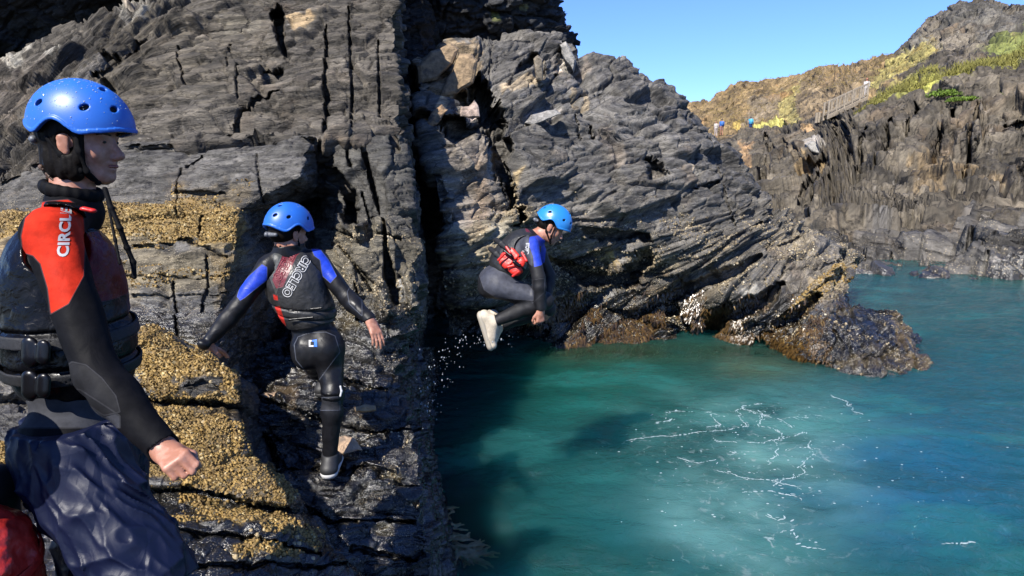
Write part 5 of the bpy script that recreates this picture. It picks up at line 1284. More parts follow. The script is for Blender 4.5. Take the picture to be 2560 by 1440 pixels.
    s2.cone(at(1258, 655, 4.45), at(1290, 680, 4.42), .028, .030, .015, (np.array([0, 1., 0]), .6)); s2.cone(at(1278, 628, 4.45), at(1305, 655, 4.42), .024, .026, .012, (np.array([0, 1., 0]), .6))
    s2.cone(at(1262, 640, 4.45), at(1300, 672, 4.42), .030, .030, .02, (np.array([0, 1., 0]), .6))
    D, lo, ax = s2.grid(.004); P = gridpts(ax); ppx, ppy, _ = proj(P)
    gr = np.minimum(np.abs((ppx - 1275) * .7 - (ppy - 640) * .7 * 1.), np.abs((ppx - 1262) * .7 + (ppy - 668) * .7 - 8)) / 331.
    V, F = surfnet((D + .010 * np.exp(-(gr / .008) ** 2) + .004 * fbm(P * 25, 2, 3)).astype(np.float32), lo, .004); pch = mesh_obj("pouch", V, F, simple_mat("red_fabric", (.42, .018, .010), .45, bscale=60, bdist=.006), v)
    for a, b in (((1246, 650), (1262, 634)), ((1266, 618), (1276, 632)), ((1282, 690), (1296, 680)), ((1305, 632), (1316, 652)), ((1270, 668), (1300, 660))):
        tube("webbing_loop", [at(a[0], a[1], 4.40), at(b[0], b[1], 4.385)], .010, simple_mat("red_webbing", (.36, .012, .008), .4), v, (np.array([0, 1., 0]), .5))
    tube("buckle", [at(1262, 628, 4.40), at(1278, 640, 4.385)], .012, m_buckle, v); tube("buckle", [at(1286, 655, 4.37), at(1298, 664, 4.37)], .014, m_buckle, v)
    shoe("shoe", anR + np.array([-.02, 0, .0]), (.30, 0, -1), unit((1, 0, .30)), m_beige, m_beigesole, T, L=.27)
    shoe("shoe", anL + np.array([-.02, 0, .02]), (.02, -.1, -1), unit((1, 0, .02)), m_beige, m_beigesole, T, L=.25)
    return T

def person_four():
    T = thing("person", "person cut off by the lower left corner, wearing a red buoyancy aid", "person", at(-170, 1760, 1.5))
    c = at(-118, 1470, 1.5)
    J = dict(pelvis=c - Z * .42, waist=c - Z * .2, chest=c, neck=c + Z * .24 + CR * -.02, shR=c + np.array([-.02, -.17, .17]), shL=c + np.array([-.02, .17, .17]))
    B = basis((1, -.2, 0), Z); hc = c + Z * .40 + CR * -.04; J['skull'] = hc - Z * .05
    s = SDF(); torso(s, J, B); head(s, hc, B, 1.)
    elR, wrR = c + np.array([-.08, -.22, -.12]), c + np.array([-.02, -.16, -.36]); elL, wrL = c + np.array([-.08, .22, -.12]), c + np.array([-.02, .2, -.36])
    arm(s, J['shR'], elR, wrR); arm(s, J['shL'], elL, wrL)
    hB = basis((0, 0, -1), (-1, 0, 0)); hand(s, wrR, hB, 1); hand(s, wrL, hB, -1)
    for q in (-1, 1):
        hp = J['pelvis'] + B[0] * .09 * q; kn = hp + np.array([.02, 0, -.40]); an = kn + np.array([-.05, 0, -.38]); leg(s, hp, kn, an); foot(s, an, (1, 0, 0), Z)
    body, suit = suit_from(s, .008, [(J['neck'] + Z * .02, Z, .3), (wrR, -Z, .2), (wrL, -Z, .2)], "wetsuit", simple_mat("neoprene_black", NEO, .5), T)
    helmet(hc + Z * .034, B, 1., m_helm, m_liner, T, vx=.005, mat_dial=m_dial)
    def pr(v): v.ell(J['chest'], B, (.185, .165, .22), .06); v.ell(J['waist'] + Z * .03, B, (.17, .16, .15), .08)
    v, vs = vest_from(pr, .005, [('plane', J['neck'], Z, 0), ('plane', c - Z * .34, -Z, 0), ('caps', J['shR'] + B[0] * .1, J['shR'], .09), ('caps', J['shL'] - B[0] * .1, J['shL'], .09), ('line', c + Z * .05, (.3, 0, 1), .012)], m_darkred, T, wrk=.02)
    for z, t in ((.10, .45), (-.04, .5), (-.12, .4)): band(vs, .005, c + Z * z, (t, 0, 1), .012, .010, m_darkred, v)
    return T

def walker(label, px, py, d, h, shirt, legs, hairc, pack=None, face=(0, 1, 0), shorts=True, group=None, bend=0.):
    """small figure far away on the path"""
    f = at(px, py, d); T = thing("person", label, "person", f, group)
    k = h / 1.75; B = basis(face, Z); sx, fw = B[0], B[1]
    s = SDF(); P0 = lambda x, y, z: f + k * (sx * x + fw * y + Z * z)
    hd = P0(0, .05 + bend, 1.62 - bend * .4); 
    s.ell(hd, B, np.array([.08, .10, .12]) * k, .03); s.cone(P0(0, bend * .7, 1.42), hd, .055 * k, .055 * k, .03)
    s.ell(P0(0, bend * .5, 1.22), B, np.array([.19, .13, .24]) * k, .05); s.ell(P0(0, 0, .95), B, np.array([.16, .13, .14]) * k, .05)
    for q in (-1, 1):
        s.cone(P0(q * .19, bend * .6, 1.38), P0(q * .25, .0, 1.10), .05 * k, .045 * k, .03); s.cone(P0(q * .25, 0, 1.10), P0(q * .22, .10, .88), .043 * k, .035 * k, .02)
        s.ell(P0(q * .22, .12, .82), B, np.array([.035, .03, .06]) * k, .02)
        s.cone(P0(q * .09, 0, .9), P0(q * .10, .03 * q, .48), .085 * k, .055 * k, .03); s.cone(P0(q * .10, .03 * q, .48), P0(q * .11, -.03 * q, .08), .05 * k, .04 * k, .02)
        s.cone(P0(q * .11, -.05, .04), P0(q * .12, .14, .03), .042 * k, .04 * k, .02)
    vx = .022
    D, lo, ax = s.grid(vx); V, F = surfnet(D, lo, vx); mesh_obj("body", V, F, SKIN, T)
    P = gridpts(ax); z = (P - f)[..., 2] / k; x = np.abs((P - f) @ sx) / k
    def clothe(nm, z0, z1, off, col, xm=9):
        V, F = surfnet(np.maximum(np.maximum(D - off, np.maximum(z0 - z, z - z1) * k), (x - xm) * k).astype(np.float32), lo, vx)
        if len(F): mesh_obj(nm, V, F, simple_mat(nm + "_cloth", col, .8, .2), T)
    clothe("shirt", .93, 1.45, .018, shirt, .26); clothe("shorts" if shorts else "trousers", .52 if shorts else .10, .98, .018, legs, .21)
    h_ = SDF(); h_.ell(hd + Z * .02 * k - fw * .015, B, np.array([.09, .11, .115]) * k, .02); D2, l2, a2 = h_.grid(vx); Q = gridpts(a2)
    V, F = surfnet(np.maximum(D2, -((Q - hd)[..., 2] + .03)).astype(np.float32), l2, vx); mesh_obj("hair", V, F, simple_mat("hair_cap", hairc, .7), T)
    if pack:
        b = SDF(); b.ell(P0(0, -.17 + bend * .4, 1.22), B, np.array([.17, .10, .25]) * k, .03); D3, l3, a3 = b.grid(vx); V, F = surfnet(D3, l3, vx); mesh_obj("backpack", V, F, simple_mat("pack_cloth", pack, .6), T)
    return T
person_one(); person_two(); person_three(); person_four()
GW = "walkers on the cliff path"
walker("far walker in pale top and pale trousers, leftmost on the cliff path", 1789, 342, 64, 1.62, (.33, .30, .27), (.26, .22, .2), (.16, .08, .04), shorts=False, group=GW)
walker("far walker in a royal blue shirt right beside the pale-dressed walker", 1803, 338, 66, 1.75, (.02, .10, .34), (.20, .11, .09), (.02, .015, .012), pack=(.03, .10, .30), group=GW)
walker("lone far walker in turquoise top and dark blue shorts on the cliff path", 1876, 331, 66, 1.72, (.03, .22, .38), (.012, .03, .09), (.02, .02, .02), pack=(.05, .28, .42), bend=.16, group=GW)
walker("far walker in white at the top of the wooden footbridge", 2163, 249, 46.6, 1.6, (.36, .34, .33), (.30, .28, .27), (.22, .09, .05), shorts=False, group=GW)
# ---------------------------------------------------------------- footbridge on the far path
def box(bm, a, b, w, h, up=Z):
    """beam from a to b"""
    a, b = np.array(a), np.array(b); d = unit(b - a); s = unit(np.cross(d, up)) if abs(d @ unit(up)) < .99 else np.array([1., 0, 0]); u = np.cross(s, d)
    vs = [bm.verts.new(Vector(p + s * x * w / 2 + u * y * h / 2)) for p in (a, b) for x, y in ((-1, -1), (1, -1), (1, 1), (-1, 1))]
    for f in ((0, 1, 2, 3), (7, 6, 5, 4), (0, 4, 5, 1), (1, 5, 6, 2), (2, 6, 7, 3), (3, 7, 4, 0)): bm.faces.new([vs[i] for i in f])
def bm_obj(name, bm, mat, parent):
    bmesh.ops.recalc_face_normals(bm, faces=bm.faces)
    bmesh.ops.translate(bm, vec=-(parent_origin(parent) if parent else Vector()), verts=bm.verts)
    me = bpy.data.meshes.new(name); bm.to_mesh(me); bm.free(); me.materials.append(mat)
    o = bpy.data.objects.new(name, me); scene.collection.objects.link(o); o.parent = parent; return o
m_wood = simple_mat("weathered_wood", (.22, .185, .14), .8, .2, bscale=30, bdist=.01, var=.25, vscale=6)
def bridge():
    A, Bq = at(2070, 289, 44.5), at(2168, 243, 45.5)
    T = thing("footbridge", "weathered wooden footbridge with slatted railings crossing a dark gap on the far cliff path", "footbridge", A)
    run = Bq - A; dep = np.array([.25, 1.15, 0.])
    bm = bmesh.new(); box(bm, A - Z * .1, Bq - Z * .1, .12, .26); box(bm, A - Z * .1 + dep, Bq - Z * .1 + dep, .12, .26); bm_obj("beam", bm, m_wood, T)
    bm = bmesh.new(); n = 26
    for i in range(n):
        p = A + run * (i + .5) / n; box(bm, p + Z * .06, p + dep + Z * .06, .11, .04)
    bm_obj("deck", bm, m_wood, T)
    for off in (np.zeros(3), dep):
        for i in range(6):
            p = A + run * i / 5 + off; bm = bmesh.new(); box(bm, p - Z * .25, p + Z * 1.05, .10, .10, (1, 0, 0)); bm_obj("post", bm, m_wood, T)
        bm = bmesh.new(); box(bm, A + off + Z * .98, Bq + off + Z * .98, .05, .11); rl = bm_obj("handrail", bm, m_wood, T)
        bm = bmesh.new(); box(bm, A + off + Z * .22, Bq + off + Z * .22, .05, .09); bm_obj("bottom_rail", bm, m_wood, T)
        bm = bmesh.new(); m = 26
        for i in range(m):
            p = A + run * (i + .5) / m + off; box(bm, p + Z * .2, p + Z * .95, .028, .03, (1, 0, 0))
        if off[1] < .1: bm_obj("balusters", bm, m_wood, T)
        else: bm.free()
bridge()
for px, py in ((2040, 297), (2047, 296)):
    b0 = at(px, py + 2, 46.5); T = tag(bm_obj("fence_post", (lambda bm: (box(bm, b0 - Z * .25, b0 + Z * .52, .13, .13, (1, 0, 0)), bm)[1])(bmesh.new()), m_wood, None), None, "post", "posts at the foot of the bridge")
    T["label"] = "short wooden post left of the footbridge, " + ("the farther one from it" if px == 2040 else "the nearer one to it")

# ---------------------------------------------------------------- bushes on the far cliff
def leafy(name, label, cat, c, rx, ry, rz, n, ls, col, seed, group=None, kind=None, parent=None):
    rnd = np.random.RandomState(seed)
    u = rnd.normal(size=(n, 3)); u /= np.linalg.norm(u, axis=1)[:, None]; r = rnd.rand(n) ** .4
    u[:, 2] = np.abs(u[:, 2]) * 1.0 - .15
    p = c + u * r[:, None] * np.array([rx, ry, rz]) * (1 + .25 * fbm(u * 2.2 + seed, 2, seed))[:, None]
    a = rnd.normal(size=(n, 3)); a /= np.linalg.norm(a, axis=1)[:, None]; b = np.cross(a, rnd.normal(size=(n, 3))); b /= np.linalg.norm(b, axis=1)[:, None]
    s = ls * (.6 + .8 * rnd.rand(n))[:, None]
    V = np.stack([p - a * s, p + b * s * .5, p + a * s, p - b * s * .5], 1).reshape(-1, 3); F = np.arange(4 * n).reshape(-1, 4)
    o = mesh_obj(name, V, F, col, parent, smooth=False)
    if parent is None: tag(o, label, cat, group, kind)
    return o
m_bush = simple_mat("bush_leaf", (.075, .12, .012), .7, .3, var=.4, vscale=1.5); m_grass = simple_mat("cliff_grass", (.13, .12, .03), .8, .2, var=.4, vscale=.8); m_goldgrass = simple_mat("dry_grass", (.19, .14, .05), .8, .2, var=.35, vscale=.6)
GB = "bushes on the dark far cliff"
for i, (px, py, d, rx, rz, lb) in enumerate([(2362, 232, 37, 1.1, .32, "bright green low bush, middle of the dark cliff top"), (2425, 245, 36.3, 1.5, .22, "long thin strip of bright bush on the dark cliff"),
        (2484, 250, 35.6, .35, .25, "smallest round bush between the thin strip and the right-hand bush"), (2545, 240, 35, 1.3, .55, "large green bush on the cliff at the right edge of the view")]):
    leafy("bush", lb, "bush", at(px, py + 6, d - .8), rx, .8, rz * 1.3, 900, .07, m_bush, 40 + i, GB)
def scatter_on(P, nrm, px, py, poly, n, seed, fn=None):
    s = sdpoly(px, py, poly); w = (s < 0) & (nrm[..., 2] > .0)
    I = np.flatnonzero(w.ravel()); rnd = np.random.RandomState(seed)
    I = rnd.choice(I, min(n, len(I)), replace=len(I) < n)
    return P.reshape(-1, 3)[I] + rnd.normal(size=(len(I), 3)) * .05, nrm.reshape(-1, 3)[I]
def tufts(name, pts, h, mat, seed, label=None):
    rnd = np.random.RandomState(seed); n = len(pts); m = 5
    p = np.repeat(pts, m, 0) + rnd.normal(size=(n * m, 3)) * h * .4
    a = rnd.rand(n * m) * 6.28; w = np.stack([np.cos(a), np.sin(a), 0 * a], -1) * h * .12; t = np.stack([rnd.normal(size=n * m) * .35, rnd.normal(size=n * m) * .35, .6 + rnd.rand(n * m) * .6], -1) * h
    V = np.stack([p - w, p + w, p + t], 1).reshape(-1, 3); F = np.arange(3 * n * m).reshape(-1, 3)
    o = mesh_obj(name, V, F, mat, None, smooth=False); tag(o, label, None, kind="stuff"); return o
_, PF, nF, pxF, pyF = oF
g1, _ = scatter_on(PF, nF, pxF, pyF, tintF[6][0], 5200, 3); tufts("grass", g1, .26, m_grass, 5)
g2, _ = scatter_on(PF, nF, pxF, pyF, [(1730, 250), (1840, 205), (2060, 160), (2240, 140), (2330, 80), (2350, 130), (2240, 200), (2100, 230), (1990, 240), (1960, 315), (1780, 340)], 6000, 4); tufts("dry_grass", g2, .17, m_goldgrass, 6)

# ---------------------------------------------------------------- barnacles and limpets
def barnacles(name, rk, maskfn, n, r0, seed, mat, dark=None):
    _, P, nr, px, py = rk
    w = maskfn(px, py, P)
    # area weight, so that density does not follow the grid
    a = np.linalg.norm(np.cross(np.gradient(P, axis=0), np.gradient(P, axis=1)), axis=-1)
    ok = (px > -40) & (py < 1480)
    wt = (w * a * ok).ravel(); wt /= wt.sum(); rnd = np.random.RandomState(seed)
    I = rnd.choice(len(wt), n, p=wt); i, j = np.unravel_index(I, w.shape)
    i = np.clip(i, 0, P.shape[0] - 2); j = np.clip(j, 0, P.shape[1] - 2); u, v = rnd.rand(2, n)[..., None]
    c = P[i, j] * (1 - u) * (1 - v) + P[i + 1, j] * u * (1 - v) + P[i, j + 1] * (1 - u) * v + P[i + 1, j + 1] * u * v
    # true facet normal
    nn = np.cross(P[i + 1, j] - P[i, j], P[i, j + 1] - P[i, j]); nn /= np.linalg.norm(nn, axis=1)[:, None] + 1e-12
    nn = np.where(((nn * nr[i, j]).sum(1) < 0)[:, None], -nn, nn) + rnd.normal(size=(n, 3)) * .28; nn /= np.linalg.norm(nn, axis=1)[:, None]
    t = np.cross(nn, rnd.normal(size=(n, 3))); t /= np.linalg.norm(t, axis=1)[:, None]; b = np.cross(nn, t)
    r = r0 * (.40 + 1.5 * rnd.rand(n) ** 2.6)[:, None]; h = r * (.55 + .6 * rnd.rand(n)[:, None])
    K = 5; ring = []; top = []
    for k in range(K):
        an = 2 * math.pi * k / K; dr = t * math.cos(an) + b * math.sin(an)
        ring.append(c + dr * r - nn * r * .25); top.append(c + dr * r * .42 + nn * h)
    V = np.stack(ring + top + [c + nn * h * .62], 1)
    base = np.arange(n)[:, None, None] * (2 * K + 1)
    q = np.array([[k, (k + 1) % K, K + (k + 1) % K, K + k] for k in range(K)])[None] + base
    tr = np.array([[K + k, K + (k + 1) % K, 2 * K, 2 * K] for k in range(K)])[None] + base
    tone = np.repeat(rnd.rand(n), 2 * K + 1); inner = np.tile(np.array([0.] * K + [0.] * K + [1.]), n)
    # quads for the walls, degenerate-free triangles for the mouths
    o1 = mesh_obj(name, V.reshape(-1, 3), q.reshape(-1, 4), mat, None, smooth=False, attrs=dict(tone=tone))
    o1["kind"] = "stuff"
    return o1
def barn_mat(name, a, b, c):
    m, nt, bs = newmat(name); t = attr(nt, 'tone')
    col = mixc(nt, ramp(nt, t, 0., .6), a, b); col = mixc(nt, ramp(nt, t, .9, .97), col, c)
    pos = N(nt, "ShaderNodeTexCoord").outputs['Object']
    g = ramp(nt, noise(nt, pos, 6, 4), .3, .7, .7, 1.2)
    nt.links.new(mixc(nt, 1., col, N(nt, "ShaderNodeCombineColor", ins={0: g, 1: g, 2: g}).outputs[0], 'MULTIPLY'), bs.inputs['Base Color']); bs.inputs['Roughness'].default_value = .75
    return m
m_barn = barn_mat("barnacle_gold", (.10, .060, .015), (.205, .130, .034), (.32, .25, .12))
m_barnp = barn_mat("barnacle_pale", (.12, .09, .05), (.22, .175, .105), (.34, .30, .22))
barnacles("barnacles", oC, lambda x, y, P: barn_mask(x, y, P) ** 1.5 * (.35 + .65 * sst(-.4, -.05, fbm(P * 5.5, 4, 71))), 40000, .0068, 1, m_barn)
def mB(px, py, P):
    nn = 12 * fbm(P * 8, 4, 79) + 8 * fbm(P * 22, 3, 80)
    m = 1 - sst(-6, 6, sdpoly(px, py, [(-300, 640), (0, 530), (300, 516), (420, 508), (560, 515), (600, 530), (592, 612), (470, 606), (310, 590), (0, 596)]) + nn)
    e = 1 - sst(-6, 6, sdpoly(px, py, [(300, 600), (590, 640), (580, 770), (300, 720)]) + nn * 2); f = sst(.05, .35, fbm(P * np.array([3, 3, 14.]), 3, 90))
    e2 = 1 - sst(-6, 6, sdpoly(px, py, [(400, 470), (640, 455), (600, 520), (380, 510)]) + nn * 2)
    return np.maximum(m, np.maximum(e * .55, e2 * .35) * f)
barnacles("barnacles", oB, mB, 15000, .0075, 2, m_barn)
def mM(px, py, P): return (1 - sst(-8, 8, sdpoly(px, py, [(760, 560), (1060, 600), (1050, 810), (830, 830), (800, 640)]))) * sst(-.05, .3, fbm(P * np.array([4, 4, 9.]), 4, 91))
barnacles("barnacles", oM, mM, 5000, .007, 3, m_barnp)
def mE(px, py, P):
    h = 1 - sst(1.5, 2.6, P[..., 2] + .5 * fbm(P * .9, 3, 92)); return h * sst(-.02, .3, fbm(P * np.array([2.2, 2.2, 4.]), 4, 93)) * (px > 1100) * (.25 + .75 * sst(.5, 1.1, P[..., 2]))
barnacles("barnacles", oE, mE, 16000, .013, 4, m_barnp)
barnacles("barnacles", oE, lambda px, py, P: (1 - sst(-8, 8, sdpoly(px, py, [(2120, 640), (2138, 660), (2130, 700), (2060, 730), (1990, 790), (1950, 800), (1990, 740), (2060, 680)]))), 3500, .016, 5, m_barn)
barnacles("barnacles", oK, lambda px, py, P: sst(.1, .35, fbm(P * 3, 4, 95)) * (P[..., 2] > .02), 500, .014, 6, m_barnp)
def mD(px, py, P): return sst(.12, .35, fbm(P * np.array([3, 3, 7.]), 4, 96)) * (py > 880)
barnacles("barnacles", oD, mD, 1800, .006, 7, m_barnp)
# limpets: a row under the yellow band and a few on the block
def limpets(name, rk, spots, r, mat):
    _, P, nr, px, py = rk; bm = bmesh.new(); rnd = random.Random(8)
    for x, y in spots:
        k = np.argmin((px - x) ** 2 + (py - y) ** 2); i, j = np.unravel_index(k, px.shape); c = P[i, j]; n = nr[i, j]
        R = r * rnd.uniform(.7, 1.2)
        M = Matrix.Translation(Vector(c + n * R * .25)) @ Vector((0, 0, 1)).rotation_difference(Vector(n)).to_matrix().to_4x4()
        bmesh.ops.create_cone(bm, segments=9, radius1=R, radius2=R * .22, depth=R * .8, cap_ends=True, matrix=M)
    return tag(bm_obj(name, bm, mat, None), kind="stuff")
rr = random.Random(12)
m_limp = simple_mat("limpet_shell", (.26, .2, .11), .7, .3, var=.35, vscale=40)
sp = [(x, 592 + rr.uniform(-6, 8)) for x in (312, 320, 328, 336, 343, 350, 358, 366, 391, 398, 404, 425, 432, 470, 477, 482, 474, 538)] + [(432 + rr.uniform(0, 60), 489 + rr.uniform(-3, 4)) for _ in range(9)]
limpets("limpets", oB, sp, .013, m_limp)
sp = [(rr.uniform(440, 560), rr.uniform(900, 960)) for _ in range(14)] + [(rr.uniform(400, 620), rr.uniform(1060, 1200)) for _ in range(26)] + [(rr.uniform(560, 800), rr.uniform(1300, 1400)) for _ in range(16)]
limpets("limpets", oC, sp, .013, m_limp)

# ---------------------------------------------------------------- seaweed over the foot of the cliff
def weed(rk, maskfn, n, seed):
    _, P, nr, px, py = rk; w = maskfn(px, py, P); a = np.linalg.norm(np.cross(np.gradient(P, axis=0), np.gradient(P, axis=1)), axis=-1)
    wt = (w * a).ravel(); wt /= wt.sum(); rnd = np.random.RandomState(seed); I = rnd.choice(len(wt), n, p=wt)
    c = P.reshape(-1, 3)[I]; nn = nr.reshape(-1, 3)[I]
    V = []; F = []
    sd_ = np.cross(nn, [0, 0, 1.]); sd_ /= np.linalg.norm(sd_, axis=1)[:, None] + 1e-9
    L = .03 + .09 * rnd.rand(n); wd = .006 + .009 * rnd.rand(n); dr = rnd.normal(size=(n, 3)) * .35 + np.array([0, 0, -1.]); dr /= np.linalg.norm(dr, axis=1)[:, None]
    pts = []
    for k, (f, o) in enumerate(((0, .004), (.5, .03), (1., .018))):
        cc = c + nn * o + dr * (L * f)[:, None]; ww = (wd * (1 - .5 * f))[:, None] * sd_
        pts += [cc - ww, cc + ww]
    V = np.stack(pts, 1).reshape(-1, 3); b = np.arange(n)[:, None, None] * 6
    F = (np.array([[0, 1, 3, 2], [2, 3, 5, 4]])[None] + b).reshape(-1, 4)
    o = mesh_obj("seaweed", V, F, m_weed, None, smooth=False, attrs=dict(tone=np.repeat(rnd.rand(n), 6))); o["kind"] = "stuff"
m_weed = barn_mat("seaweed_brown", (.022, .013, .004), (.055, .030, .008), (.14, .09, .03)); m_weed.node_tree.nodes["Principled BSDF"].inputs['Roughness'].default_value = .35
weed(oE, lambda px, py, P: (px > 1320) * (P[..., 2] > -.05) * (1 - sst(.45, 1.0, P[..., 2] + .3 * fbm(P * 1.2, 3, 97))) * sst(-.15, .2, fbm(P * 1.7, 3, 98)), 16000, 11)
weed(oK, lambda px, py, P: (P[..., 2] > -.05) * (px < 2080) * sst(-.1, .2, fbm(P * 1.7, 3, 99)), 2500, 12)

# ---------------------------------------------------------------- loose pale slabs lodged in the rocks
def slab(label, poly, d, th, col, seed, tilt=0., group=None, name="rock_slab"):
    poly = np.array(poly, float); c2 = poly.mean(0)
    m, nt, b = newmat("slab_stone"); pos = N(nt, "ShaderNodeTexCoord").outputs['Object']
    n1 = noise(nt, pos, 14, 5, .65); n2 = noise(nt, pos, 60, 4, .7)
    g = ramp(nt, n1, .3, .7, .55, 1.25)
    cc = mixc(nt, 1., col, N(nt, "ShaderNodeCombineColor", ins={0: g, 1: g, 2: g}).outputs[0], 'MULTIPLY')
    cc = mixc(nt, ramp(nt, noise(nt, pos, 5, 3), .55, .7), cc, (.05, .045, .04)); nt.links.new(cc, b.inputs['Base Color']); b.inputs['Roughness'].default_value = .8
    nt.links.new(bump(nt, n2, .8, .01, bump(nt, n1, .8, .04)), b.inputs['Normal'])
    rnd = random.Random(seed); n = len(poly)
    pts = []
    for i in range(n):
        a, q = poly[i], poly[(i + 1) % n]
        for k in range(3): pts.append(a + (q - a) * k / 3 + np.array([rnd.uniform(-1, 1), rnd.uniform(-1, 1)]) * np.linalg.norm(q - a) * .035)
    V = []; R = []
    nrm = unit(unit(CO - at(c2[0], c2[1], d)) + np.array([0, 0, tilt]))
    O = at(c2[0], c2[1], d); view = lambda p: unit(at(p[0], p[1], 1.) - CO)
    def hitp(p, off):
        v = view(p); t = ((O - nrm * off - CO) @ nrm) / (v @ nrm); return CO + v * t
    rings = [(.80, 0.), (.96, th * .06), (1., th * .25), (1.03, th * .6), (1.0, th)]
    for s_, off in rings:
        for p in pts:
            w = hitp(c2 + (p - c2) * s_, off); V.append(w + nrm * .03 * fbm(w[None] * 7, 3, seed)[0])
    K = len(pts); F = []
    for r in range(len(rings) - 1):
        for i in range(K): F.append((r * K + i, (r + 1) * K + i, (r + 1) * K + (i + 1) % K, r * K + (i + 1) % K))
    V.append(O + nrm * .012); F += [(len(V) - 1, i, (i + 1) % K) for i in range(K)]; F.append(tuple(range((len(rings) - 1) * K, len(rings) * K)))
    o = mesh_obj(name, np.array(V), F, m, None, smooth=False); bm = bmesh.new(); bm.from_mesh(o.data); bmesh.ops.recalc_face_normals(bm, faces=bm.faces); bm.to_mesh(o.data); bm.free()
    return tag(o, label, "rock", group, "thing")
GS = "pale slabs lodged in the cliff"
slab("orange-faced slab propped over the black hollow, left of the gully crack", [(1060, 322), (1078, 282), (1104, 262), (1118, 276), (1092, 312), (1070, 324)], 8.15, .30, (.24, .155, .085), 1, .2, GS)
slab("pinkish triangular slab with a pointed top beside the black hollow", [(1150, 290), (1152, 268), (1172, 266), (1186, 250), (1196, 264), (1200, 292), (1178, 294)], 8.6, .25, (.30, .225, .185), 2, .3, GS)
slab("tall pale pillar of stone leaning on the skyline of the middle cliff", [(1400, 112), (1416, 104), (1430, 132), (1440, 150), (1434, 182), (1426, 166), (1408, 146)], 10.9, .4, (.24, .225, .20), 3, 0., GS)
slab("narrow upright brown-grey block below the leaning pillar", [(1334, 148), (1344, 138), (1358, 150), (1356, 202), (1340, 202)], 9.7, .3, (.17, .14, .10), 4, 0., GS)
slab("broad tan slab on top of the cliff beside the gully", [(1040, 165), (1078, 128), (1128, 110), (1146, 122), (1132, 160), (1090, 200), (1046, 210)], 9.3, .5, (.20, .14, .08), 5, .3, GS)
slab("largest tan block at the top, right of the broad tan slab", [(1130, 178), (1148, 136), (1178, 134), (1192, 152), (1184, 206), (1140, 236), (1096, 244), (1112, 206)], 9.25, .5, (.215, .15, .085), 6, .2, GS)
slab("long pale grey slab lying across the face of the middle cliff", [(1312, 308), (1330, 288), (1388, 274), (1402, 284), (1372, 298), (1330, 314)], 9.3, .25, (.20, .19, .175), 7, .5, GS)
GT = "tan stones on the wet ledge"
slab("orange-tan stone beside the climber's planted foot", [(842, 1098), (862, 1090), (888, 1098), (906, 1126), (872, 1134), (844, 1140)], 3.80, .10, (.30, .205, .13), 8, .9, GT)
slab("small flat yellow-tan stone right of the climber's knee", [(887, 1016), (912, 1010), (938, 1012), (940, 1024), (914, 1029), (890, 1027)], 4.12, .08, (.26, .18, .09), 9, .9, GT)
slab("long thin tan stone lying left of the climber's leg", [(650, 988), (690, 984), (742, 988), (748, 1000), (730, 1006), (700, 996), (664, 998)], 4.28, .08, (.28, .19, .12), 10, .9, GT)
slab("pale wedge of stone catching the sun on the far cliff below the bridge", [(2012, 360), (2030, 352), (2062, 358), (2072, 372), (2050, 386), (2028, 378)], 38.5, 1.2, (.20, .19, .17), 11, .6)
slab("orange ledge stone on the far cliff just left of the bridge foot", [(2012, 322), (2026, 318), (2044, 328), (2048, 336), (2018, 338)], 45.0, 1.0, (.30, .19, .09), 12, .5)
